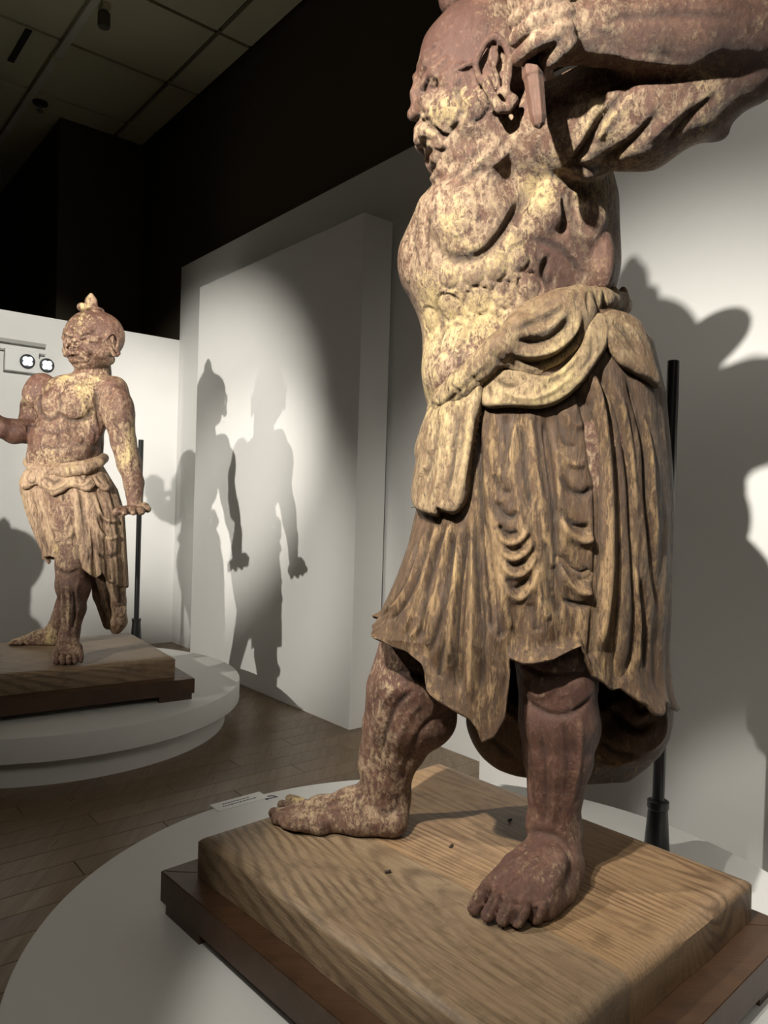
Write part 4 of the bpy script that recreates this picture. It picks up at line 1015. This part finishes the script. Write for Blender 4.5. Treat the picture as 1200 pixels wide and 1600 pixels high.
    for pts, k, w_, A in (([(720,625),(712,680),(704,740),(690,795)], 'g', .007, .010), ([(740,610),(734,680),(724,740),(714,790)], 'r', .009, .010), ([(704,635),(692,690),(684,750),(672,795)], 'r', .008, .009),
        ([(688,650),(676,710),(670,770)], 'g', .006, .009), ([(728,640),(720,700),(708,770)], 'g', .005, .006), ([(664,700),(670,725),(662,750)], 'g', .007, .010), ([(656,745),(668,725)], 'r', .005, .010), ([(682,792),(690,806)], 'g', .005, .008), ([(700,780),(712,796)], 'g', .005, .006)):
        a3.stroke(pts, k, w_, A)
    a3.pig += 0.06; a3.build('hanging_sash', M_SASH, root)
    # rope-like roll and the draped knot
    v = Vol((0.05, 1.70, 1.75), (0.85, 2.6, 2.35), 0.0058)
    def ch(pts, k=0.012, op='add'): v.chain([PX(a, b, Y) for a, b, Y, r in pts], [R(r, Y) for a, b, Y, r in pts], k, op)
    ch([(686,642,2.16,20), (700,626,2.06,25), (724,602,2.00,25), (752,574,1.965,24), (782,544,1.94,24), (812,516,1.935,24)], 0.01)
    ch([(684,650,2.22,18), (690,640,2.32,18)], .01)
    el(857, 512, 1.965, 76, 0.055, 52, -0.35, 0.02); el(835, 540, 1.955, 66, 0.045, 36, -0.15, 0.02); el(885, 490, 1.965, 46, 0.05, 38, -0.4, 0.02); el(800, 560, 1.96, 50, 0.035, 18, 0.4, 0.02)
    ch([(870,470,1.98,18), (905,466,1.985,20), (940,470,2.04,19), (966,474,2.14,17), (972,478,2.26,16)], .012)
    for px, Y in ((930, 2.01), (958, 2.09), (972, 2.2)): el(px, 472, Y, 9, .035, 24, 0, .008)
    V, Q = v.mesh(); V = smooth_V(V, Q, 1); a4 = Sculpt(V, Q)
    for pts, k, w_, A in (([(800,520),(830,505),(862,492),(882,480)], 'g', .007, .008), ([(798,530),(830,535),(860,528),(885,505),(890,478)], 'g', .008, .013), ([(795,545),(830,555),(870,545),(900,515),(908,480)], 'r', .008, .010),
        ([(790,552),(825,568),(865,562),(902,530),(914,490)], 'g', .008, .013), ([(812,522),(845,518),(870,502),(876,485)], 'r', .007, .008), ([(780,565),(820,582),(860,582),(895,560)], 'r', .008, .008), ([(835,500),(862,484),(885,470)], 'r', .007, .006),
        ([(672,630),(690,640),(706,656)], 'g', .006, .006), ([(700,600),(716,612),(726,628)], 'g', .006, .005), ([(722,580),(738,592),(752,602)], 'g', .006, .005), ([(762,545),(776,560),(786,572)], 'g', .006, .007), ([(780,535),(790,548),(800,556)], 'r', .006, .005),
        ([(905,450),(900,470),(906,488)], 'g', .005, .007), ([(920,452),(918,470),(922,490)], 'g', .005, .007), ([(944,455),(944,488)], 'g', .005, .008), ([(676,648),(700,628),(740,592),(775,562)], 'g', .006, .005)):
        a4.stroke(pts, k, w_, A)
    a4.pig += 0.06; a4.build('belt', M_SASH, root)
    # end of the club gripped in the fist
    M_CLUB = statue_skin('club_wood', red=(0.13,0.062,0.04), mid=(0.20,0.11,0.07), cream=(0.30,0.19,0.12), yel=(0.3,0.2,0.1), stretch=0.2, cover=-0.05)
    bm = bmesh.new(); prof = [(-0.12, 13), (0.0, 14.5), (0.028, 14.5), (0.034, 17), (0.052, 17.5), (0.060, 15.5), (0.15, 13), (0.168, 9.0), (0.176, 1.5)]
    p0 = PX(829, 84, 1.745); dr = PX(841, 184, 1.745)-p0; dr /= np.linalg.norm(dr); sx = np.cross(dr, [0, -1, 0]); sx /= np.linalg.norm(sx); sy = np.cross(dr, sx)
    rings = []
    for t_, r in prof: rings.append([bm.verts.new(p0+dr*t_+(sx*math.cos(a*PI/3+.3)+sy*math.sin(a*PI/3+.3))*R(r, 1.745)) for a in range(6)])
    for a, b in zip(rings, rings[1:]):
        for i in range(6): bm.faces.new([a[i], a[(i+1)%6], b[(i+1)%6], b[i]])
    bm.faces.new(rings[0]); bm.faces.new(rings[-1]); bmesh.ops.recalc_face_normals(bm, faces=bm.faces[:])
    bmesh.ops.bevel(bm, geom=bm.edges[:], offset=.0015, segments=1, affect='EDGES')
    me = bpy.data.meshes.new('club_end'); bm.to_mesh(me); bm.free(); link('club_end', me, M_CLUB, root)
    # two stray wire ends at the sash
    for a, b in (((662,786),(645,781)), ((662,792),(641,793))):
        p, q = PX(*a, 2.15), PX(*b, 2.13); tube('wire_end', [p, (p+q)/2+np.array([0,0,.003]), q], .0022, M_BRASS, root)
    return root
near_statue()
post(1.075, 2.80, 2.17, 'black steel pole standing behind the near statue')
# ------------------------------------------------------------------ the far statue
def far_statue():
    root = empty('guardian_statue', (-1.93, 4.85, Z0), 'weathered wooden guardian statue facing forward, palm pressed down, on the far plinth', 'statue')
    YC = 4.75
    v = Vol((-2.75, 4.2, Z0-0.02), (-1.30, 5.30, 3.05), 0.0062)
    def R(px, Y): return px*Y/F_PX
    def ch(pts, k=0.02, op='add'): v.chain([PX(a, b, Y) for a, b, Y, r in pts], [R(r, Y) for a, b, Y, r in pts], k, op)
    def el(px, py, Y, rx, ry, rz, rot=0.0, k=0.03, op='add'):
        c, s_ = math.cos(rot), math.sin(rot); a = np.array([c, 0, -s_]); b = np.array([0, 1, 0]); v.ell(PX(px, py, Y), (R(rx, Y), ry, R(rz, Y)), [a, b, np.cross(a, b)], k, op)
    # trunk
    el(118, 640, 4.80, 52, .19, 52, 0, .05); el(104, 690, 4.80, 56, .19, 50, 0, .05); el(100, 720, 4.80, 55, .19, 40, 0, .05)
    el(128, 612, 4.80, 62, .13, 26, 0, .05)
    ch([(150, 560, 4.90, 22), (143, 596, 4.84, 30)], .03)
    el(112, 636, 4.655, 26, .06, 22, 0, .03); el(74, 634, 4.68, 20, .06, 20, 0, .03)
    el(98, 700, 4.68, 44, .10, 26, 0, .04); el(92, 668, 4.69, 30, .08, 22, 0, .03)
    el(145, 668, 4.70, 16, .07, 26, 0, .02)
    # its left arm: straight down, palm pressed on the air
    ch([(176, 612, 4.78, 25), (186, 650, 4.76, 23), (193, 690, 4.74, 19), (202, 725, 4.72, 18), (209, 755, 4.70, 15), (211, 785, 4.69, 12)], .02)
    el(189, 640, 4.72, 20, .08, 34, -.1, .02); el(200, 715, 4.70, 16, .06, 30, -.2, .02)
    el(206, 797, 4.66, 20, .05, 7, 0.06, .008)
    for i, (x0, x1, yy, Yt) in enumerate(((188, 180, 801, 4.60), (198, 194, 802, 4.575), (209, 208, 801, 4.57), (219, 222, 799, 4.58))):
        ch([(x0, 796, 4.65, 6.5), ((x0+x1)/2, 799, 4.61, 6), (x1, yy, Yt, 5)], .004)
    ch([(214, 792, 4.68, 7), (226, 792, 4.66, 6.5), (231, 796, 4.64, 5)], .005)
    # its right arm: elbow back, forearm raised outward
    ch([(66, 606, 4.84, 23), (54, 636, 4.86, 20), (46, 664, 4.84, 17), (40, 674, 4.80, 18)], .02)
    ch([(44, 674, 4.80, 18), (22, 674, 4.72, 19), (0, 668, 4.64, 16), (-22, 650, 4.58, 13)], .015)
    el(56, 615, 4.80, 20, .08, 24, .3, .02)
    ell_h = (-30, 636)
    el(-30, 632, 4.56, 12, .03, 14, 0, .01)
    for i, (dx, dy) in enumerate(((-38, 612), (-32, 606), (-26, 606), (-20, 610))): ch([(dx+2, dy+18, 4.56, 4), (dx, dy, 4.55, 4)], .004)
    ch([(-18, 636, 4.55, 5), (-10, 626, 4.53, 4)], .004)
    # hips, legs
    el(112, 790, 4.82, 62, .18, 60, 0, .05)
    ch([(112, 800, 4.74, 36), (110, 850, 4.70, 26), (110, 884, 4.66, 22), (112, 915, 4.66, 24), (114, 950, 4.66, 19), (110, 985, 4.66, 14), (107, 1003, 4.66, 15)], .02)
    el(124, 920, 4.70, 17, .07, 28, .1, .02)
    ch([(140, 820, 4.95, 34), (120, 900, 5.02, 20), (96, 965, 5.05, 14), (86, 988, 5.06, 13)], .02)
    # front foot towards the viewer, rear foot in profile to the left
    def q(px, Y, z): return PX(px, 771+(1.6-z)*F_PX/Y, Y)
    def qc(pts, k=0.015): v.chain([q(a, Y, z) for a, Y, z, r in pts], [r for *_, r in pts], k)
    qc([(107, 4.68, .70, .058), (107, 4.68, .62, .056)], .03); qc([(107, 4.69, .605, .048), (107, 4.60, .60, .044)], .03)
    for i, (x, Yt, r) in enumerate(((88, 4.475, .021), (98, 4.46, .0165), (108, 4.465, .0155), (118, 4.475, .015), (127, 4.495, .014))):
        xa = 101+i*3
        qc([(xa, 4.66, .69, .034), ((xa+x)/2, 4.59, .645, .029), (x, 4.535, .605, r*1.15)], .012); qc([(x, 4.535, .60, r), (x, 4.50, .605, r*1.02), (x, Yt, .582, r)], .003)
    qc([(88, 5.06, .70, .046), (87, 5.06, .62, .046)], .03)
    qc([(86, 5.06, .605, .044), (55, 5.05, .60, .036), (28, 5.04, .588, .027)], .025); qc([(82, 5.05, .66, .042), (58, 5.04, .63, .034), (34, 5.03, .60, .024)], .025)
    for i, dy in enumerate((-.035, -.012, .010, .030)): qc([(32, 5.035+dy, .590, .017), (22, 5.03+dy, .594, .016), (15+abs(i-1)*2, 5.03+dy, .580, .0145)], .003)
    v.floor(Z0)
    f = np.array([-0.52, -0.85, 0]); kn_v = Vol((-2.15, 4.45, 2.70), (-1.60, 5.10, 3.08), 0.0062)
    head(v, PX(141, 522, 4.78), f, 0.00140, False, 1.35, scw=0.00182, knot=kn_v)
    V, Q = v.mesh(); V = smooth_V(V, Q, 1, .4); s = Sculpt(V, Q); s.rough(34, .002, 5)
    x, y, _ = proj(s.V); g = lambda cx, cy, r, a: a*np.exp(-(((x-cx)**2+(y-cy)**2)/r**2))
    s.pig += (g(140, 490, 40, -.3)+g(60, 600, 24, -.3)+g(20, 670, 40, -.4)+g(90, 690, 60, .12)+g(120, 640, 40, .02)+g(180, 600, 22, -.15)+g(195, 700, 40, .05)+g(110, 930, 60, -.15)+g(140, 550, 30, -.05)+g(155, 690, 20, -.4)).astype(np.float32)
    for pts, k, w_, A in (([(92,642),(106,656),(128,656),(142,644),(148,632)], 'g', .014, .016), ([(62,640),(72,654),(88,650),(94,640)], 'g', .014, .014), ([(92,606),(94,630),(92,648)], 'g', .012, .008), ([(96,596),(130,600),(165,598)], 'g', .012, .006),
        ([(150,600),(152,640),(158,672)], 'g', .014, .012), ([(158,680),(160,710),(158,720)], 'g', .012, .01), ([(90,660),(92,690),(90,712)], 'g', .012, .008), ([(60,670),(78,676),(100,674),(128,668)], 'g', .010, .006), ([(56,690),(80,700),(110,698),(150,690)], 'g', .010, .006),
        ([(125,664),(132,680),(126,700)], 'g', .010, .006), ([(140,664),(150,676),(148,694)], 'g', .010, .008), ([(104,664),(112,680),(106,700)], 'g', .010, .006), ([(70,600),(62,625),(64,655)], 'g', .012, .010), ([(176,640),(184,670),(186,700)], 'g', .010, .006), ([(200,690),(204,730),(208,770)], 'r', .010, .006),
        ([(96,582),(110,590),(130,584),(150,590),(164,582)], 'r', .010, .008), ([(104,590),(104,600)], 'r', .008, .006), ([(120,592),(122,604)], 'r', .008, .006), ([(175,600),(190,620),(192,650)], 'r', .014, .006),
        ([(96,905),(98,950),(99,990)], 'r', .012, .010), ([(106,900),(108,950),(106,995)], 'r', .010, .010), ([(114,910),(118,950),(112,990)], 'g', .010, .010), ([(90,900),(92,960)], 'g', .010, .008), ([(126,900),(118,925),(120,955)], 'r', .010, .008), ([(84,886),(104,896),(128,888)], 'g', .010, .010),
        ([(60,668),(46,664),(44,680)], 'g', .01, .01)): s.stroke(pts, k, w_, A)
    for pts, k, w_, A in (([(121,525),(130,520),(141,517),(150,508)], 'r', .009, .014), ([(118,527),(107,522),(96,517)], 'r', .009, .012), ([(123,529),(133,524),(143,522)], 'g', .006, .010), ([(116,529),(106,526),(98,522)], 'g', .006, .009),
        ([(124,531),(131,526),(139,530)], 'r', .005, .006), ([(124,533),(132,534),(141,531)], 'r', .005, .006), ([(98,528),(105,531),(112,530)], 'r', .005, .005), ([(126,538),(138,539),(147,533)], 'g', .006, .006),
        ([(117,524),(116,533),(115,541)], 'r', .009, .008), ([(106,545),(115,547),(125,545)], 'g', .006, .012), ([(104,541),(107,538),(110,542)], 'r', .006, .006), ([(121,542),(125,538),(128,543)], 'r', .006, .007),
        ([(129,540),(135,549),(137,560),(132,567)], 'r', .007, .009), ([(134,541),(141,550),(143,560)], 'g', .007, .007), ([(147,537),(149,548),(144,560)], 'r', .006, .007), ([(101,541),(98,552),(101,564)], 'r', .007, .008),
        ([(104,556),(114,552),(126,556),(132,560)], 'r', .006, .006), ([(103,560),(114,557),(125,560),(131,564)], 'g', .005, .011), ([(105,564),(115,562),(126,565)], 'r', .006, .007), ([(108,569),(117,568),(126,570)], 'g', .006, .006), ([(110,574),(118,576),(127,574)], 'r', .008, .006),
        ([(112,511),(120,514),(130,509)], 'r', .007, .005), ([(108,505),(120,507),(134,501)], 'g', .006, .004), ([(118,515),(118,521)], 'g', .005, .008)): s.stroke(pts, k, w_, A)
    s.mound(131, 530, .012, .008); s.mound(103, 528, .010, .006); s.mound(115, 542, .014, .010)
    for px, py in ((112, 636), (72, 636)): s.ring(px, py, .018, .006, .005); s.mound(px, py, .008, .008)
    s.build('body', M_SKIN, root)
    V, Q = kn_v.mesh(); kt = Sculpt(smooth_V(V, Q, 1, .5), Q); kt.build('topknot', M_SKIN, root)
    # robe
    rows = [(728, 52, 158, 4.82, .19, .9), (745, 44, 168, 4.82, .20, .9), (765, 38, 180, 4.82, .21, .88), (800, 48, 190, 4.82, .21, .88), (835, 62, 192, 4.82, .21, .88), (860, 74, 192, 4.82, .21, .88), (880, 76, 193, 4.82, .21, .88), (905, 80, 194, 4.82, .20, .88), (1000, 82, 194, 4.82, .20, .88)]
    hx = [74, 80, 84, 96, 110, 124, 130, 136, 148, 158, 166, 174, 184, 194]; hy = [868, 878, 868, 864, 868, 878, 886, 880, 884, 892, 898, 890, 905, 915]
    def hem(t):
        if abs(t) <= PI/2: return float(np.interp(134+60*np.sign(math.sin(t))*abs(math.sin(t))**.88, hx, hy))
        b = (abs(t)-PI/2)/(PI/2); return (915*(1-b)+930*b) if t > 0 else (870*(1-b)+900*b)
    rws = np.array(rows); v_ = np.linspace(0, 1, 200); nu = 300; th = np.linspace(-PI, PI, nu, endpoint=False); Vo = np.zeros((nu, 200, 3))
    for i, t in enumerate(th):
        y = 728+(hem(t)-728)*v_; l, r, cy, ry, ex = (np.interp(y, rws[:, 0], rws[:, k]) for k in range(1, 6))
        px = (l+r)/2+(r-l)/2*np.sign(math.sin(t))*abs(math.sin(t))**.88; c0 = CAM+(RIGHT*(px-600)[:, None]/F_PX+UP*(800-y)[:, None]/F_PX+fwd)*cy[:, None]
        c0[:, 1] = cy-ry*np.sign(math.cos(t))*abs(math.cos(t))**.88; Vo[i] = c0
    c = Vo.mean(0)[None]; d = Vo-c; d[..., 2] = 0; d /= np.linalg.norm(d, axis=2)[..., None]
    tt = th[:, None]; vv = v_[None]; Vo += d*((.004+.010*vv)*(np.sin(tt*19+2*np.sin(tt*3))+.4*np.sin(tt*33+1)))[..., None]
    V, Q = close_loft(Vo, .018); s = Sculpt(V, Q); base = Sculpt(V.copy(), Q)
    for pts, k, w_, A in (([(118,765),(120,820),(124,860)], 'r', .012, .012), ([(126,765),(130,820),(134,870)], 'g', .012, .016), ([(136,765),(140,830),(142,880)], 'r', .012, .012), ([(80,838),(96,846),(110,836),(118,810)], 'r', .012, .016), ([(74,815),(92,828),(106,815),(114,785)], 'r', .010, .012), ([(70,790),(86,805),(100,790)], 'r', .010, .008),
        ([(80,856),(98,862),(114,850),(122,830)], 'g', .012, .014), ([(148,770),(156,800),(172,815),(186,808)], 'r', .011, .014), ([(146,800),(156,830),(174,842),(190,830)], 'r', .011, .014), ([(144,840),(156,866),(176,870),(190,855)], 'g', .012, .014), ([(150,785),(162,812),(184,820)], 'g', .011, .012),
        ([(50,775),(66,830),(78,868)], 'g', .012, .014), ([(60,775),(78,825),(84,860)], 'r', .011, .010), ([(96,765),(104,800),(98,830)], 'g', .010, .010), ([(136,850),(140,870),(134,884)], 'g', .010, .012)): s.stroke(pts, k, w_, A)
    s.pig += .08; s.build('robe', M_CLOTH2, root)
    fl = [(40,736),(56,732),(100,736),(150,730),(162,738),(172,752),(172,764),(162,768),(150,760),(140,768),(126,766),(112,762),(98,770),(84,776),(76,772),(66,762),(56,758),(46,764),(36,764),(32,752)]
    V, Q = patch(base, fl, .022, 5, .9, lift=.02); a1 = Sculpt(V, Q)
    for pts, k, w_, A in (([(40,750),(50,756),(56,748)], 'g', .008, .010), ([(60,746),(78,764),(100,758),(110,744)], 'r', .009, .010), ([(70,744),(84,754),(98,746)], 'g', .009, .010), ([(112,752),(130,758),(146,746)], 'r', .009, .010), ([(150,742),(160,756)], 'g', .009, .010), ([(120,742),(132,748),(142,740)], 'g', .008, .008)): a1.stroke(pts, k, w_, A)
    a1.pig += .15; a1.build('apron', M_CLOTH2, root)
    v = Vol((-2.6, 4.45, 1.60), (-1.65, 5.2, 1.95), .0075)
    def ch(pts, k=0.02, op='add'): v.chain([PX(a, b, Y) for a, b, Y, r in pts], [R(r, Y) for a, b, Y, r in pts], k, op)
    ch([(44, 722, 4.80, 8), (52, 731, 4.68, 9), (74, 736, 4.61, 9), (104, 737, 4.59, 9.5), (134, 732, 4.61, 9), (154, 723, 4.68, 8.5), (162, 716, 4.80, 8)], .006)
    ch([(60, 728, 4.66, 5), (90, 729, 4.60, 5), (130, 724, 4.61, 5), (156, 717, 4.70, 5)], .004)
    V, Q = v.mesh(); a2 = Sculpt(smooth_V(V, Q, 1), Q); a2.pig += .15
    for x0 in range(54, 158, 9): a2.stroke([(x0, 728), (x0+5, 744)], 'g', .006, .005)
    a2.build('belt', M_CLOTH2, root)
    # long tails of the robe hanging behind the front leg
    v = Vol((-2.1, 4.5, .58), (-1.5, 5.3, 1.35), .0072)
    def el(px, py, Y, rx, ry, rz, rot=0.0, k=0.03, op='add'):
        c, s_ = math.cos(rot), math.sin(rot); a = np.array([c, 0, -s_]); b = np.array([0, 1, 0]); v.ell(PX(px, py, Y), (R(rx, Y), ry, R(rz, Y)), [a, b, np.cross(a, b)], k, op)
    ch([(172, 870, 4.84, 24), (174, 905, 4.84, 22), (178, 940, 4.84, 18), (184, 972, 4.84, 14), (182, 982, 4.84, 9)], .02)
    ch([(150, 880, 4.90, 14), (158, 930, 4.92, 12), (170, 975, 4.92, 9)], .02); el(189, 955, 4.80, 9, .03, 8, 0, .006)
    V, Q = v.mesh(); a3 = Sculpt(smooth_V(V, Q, 1), Q)
    for pts, k, w_, A in (([(160,890),(166,930),(176,975)], 'g', .012, .018), ([(172,890),(178,930),(186,945)], 'r', .010, .012), ([(184,890),(188,930),(186,945)], 'g', .010, .012), ([(176,946),(188,944),(195,952),(190,962),(184,958)], 'r', .006, .012), ([(160,905),(176,912),(192,905)], 'g', .008, .008)): a3.stroke(pts, k, w_, A)
    a3.build('robe_tail', M_CLOTH2, root)
    return root
M_CLOTH2 = statue_skin('far_robe_wood', red=(0.12,0.062,0.038), mid=(0.25,0.145,0.085), cream=(0.47,0.335,0.215), yel=(0.48,0.35,0.18), dark=(0.04,0.022,0.015), stretch=0.35, cover=0.0, pw=0.3)
far_statue()
post(-2.19, 6.62, 2.10, 'black steel pole standing behind the far statue')

# ------------------------------------------------------------------ things on the back wall
def on_wall(px, py, off=0.0):
    d = ray(px, py); return CAM+d*(((AB-off)-CAM@DW)/(d@DW))
a, b = on_wall(-60, 521), on_wall(70, 543)
t = empty('wall_rail', tuple((a+b)/2), 'thin grey rail along the left back wall beside the head of the far statue', 'rail')
zr = (a[2]+b[2])/2; L = abs((b-a)@NW)
mid_ = (a+b)/2; M_RAIL = mat('rail_paint', (0.30, 0.30, 0.28), 0.5)[0]; M_DKB = mat('dark_bezel', (0.03, 0.03, 0.032), 0.5)[0]; M_LB = mat('fixture_white', (0.66, 0.67, 0.66), 0.5)[0]
box('rail', tuple(mid_-DW*0.025), NW, DW, L/2, 0.02, 0.018, M_RAIL, t, .003)
box('lower_rail', tuple(mid_-DW*0.015+np.array([0, 0, -.085])), NW, DW, L/2, 0.012, 0.009, M_RAIL, t, .002)
for px in (14, 41, 58, -20):
    p = on_wall(px, 548+(px-14)*.17, .03); box('clip', tuple(p), NW, DW, .03, .012, .014, M_DKB, t, .003)
M_LENS, _, bs = mat('lamp_lens', (0.9, 0.95, 1.0), 0.3); bs.inputs['Emission Color'].default_value = (0.85, 0.95, 1.0, 1); bs.inputs['Emission Strength'].default_value = 1.6
def lamp(px, py, label, boxw):
    p = on_wall(px, py, 0.0); t = empty('wall_light', tuple(p), label, 'light', 0, 'small wall lights with four-lobed lenses')
    if boxw: box('housing', tuple(p-DW*.03+NW*-.045), NW, DW, .15, .03, .105, M_LB, t, .008)
    base = p-DW*(.06 if boxw else 0.0)
    V, Fs = [], []; n = 40
    for r, o in ((.068, 0), (.068, .014), (.058, .018), (.058, .004)):
        for k in range(n):
            an = 2*PI*k/n; V.append(tuple(base-DW*o+NW*r*math.cos(an)+np.array([0, 0, r*math.sin(an)])))
    for i in range(3):
        for k in range(n): k2 = (k+1) % n; Fs.append((i*n+k, i*n+k2, (i+1)*n+k2, (i+1)*n+k))
    Fs.append(tuple(range(3*n, 4*n))); link('bezel', mesh_py('bezel', V, Fs, False), M_DKB, t)
    V = []; n = 64
    for o in (.006, .026):
        for k in range(n):
            an = 2*PI*k/n; r = .026+.024*abs(math.sin(2*an))**.6; V.append(tuple(base-DW*o+NW*r*math.cos(an)+np.array([0, 0, r*math.sin(an)])))
    Fs = [(k, (k+1) % n, n+(k+1) % n, n+k) for k in range(n)]+[tuple(range(n, 2*n))]
    link('lens', mesh_py('lens', V, Fs, False), M_LENS, t)
lamp(40, 566, 'white boxed wall light with four-lobed lens left of the far statue', True)
lamp(73, 571, 'bare round wall light with four-lobed lens right behind the shoulder of the far statue', False)
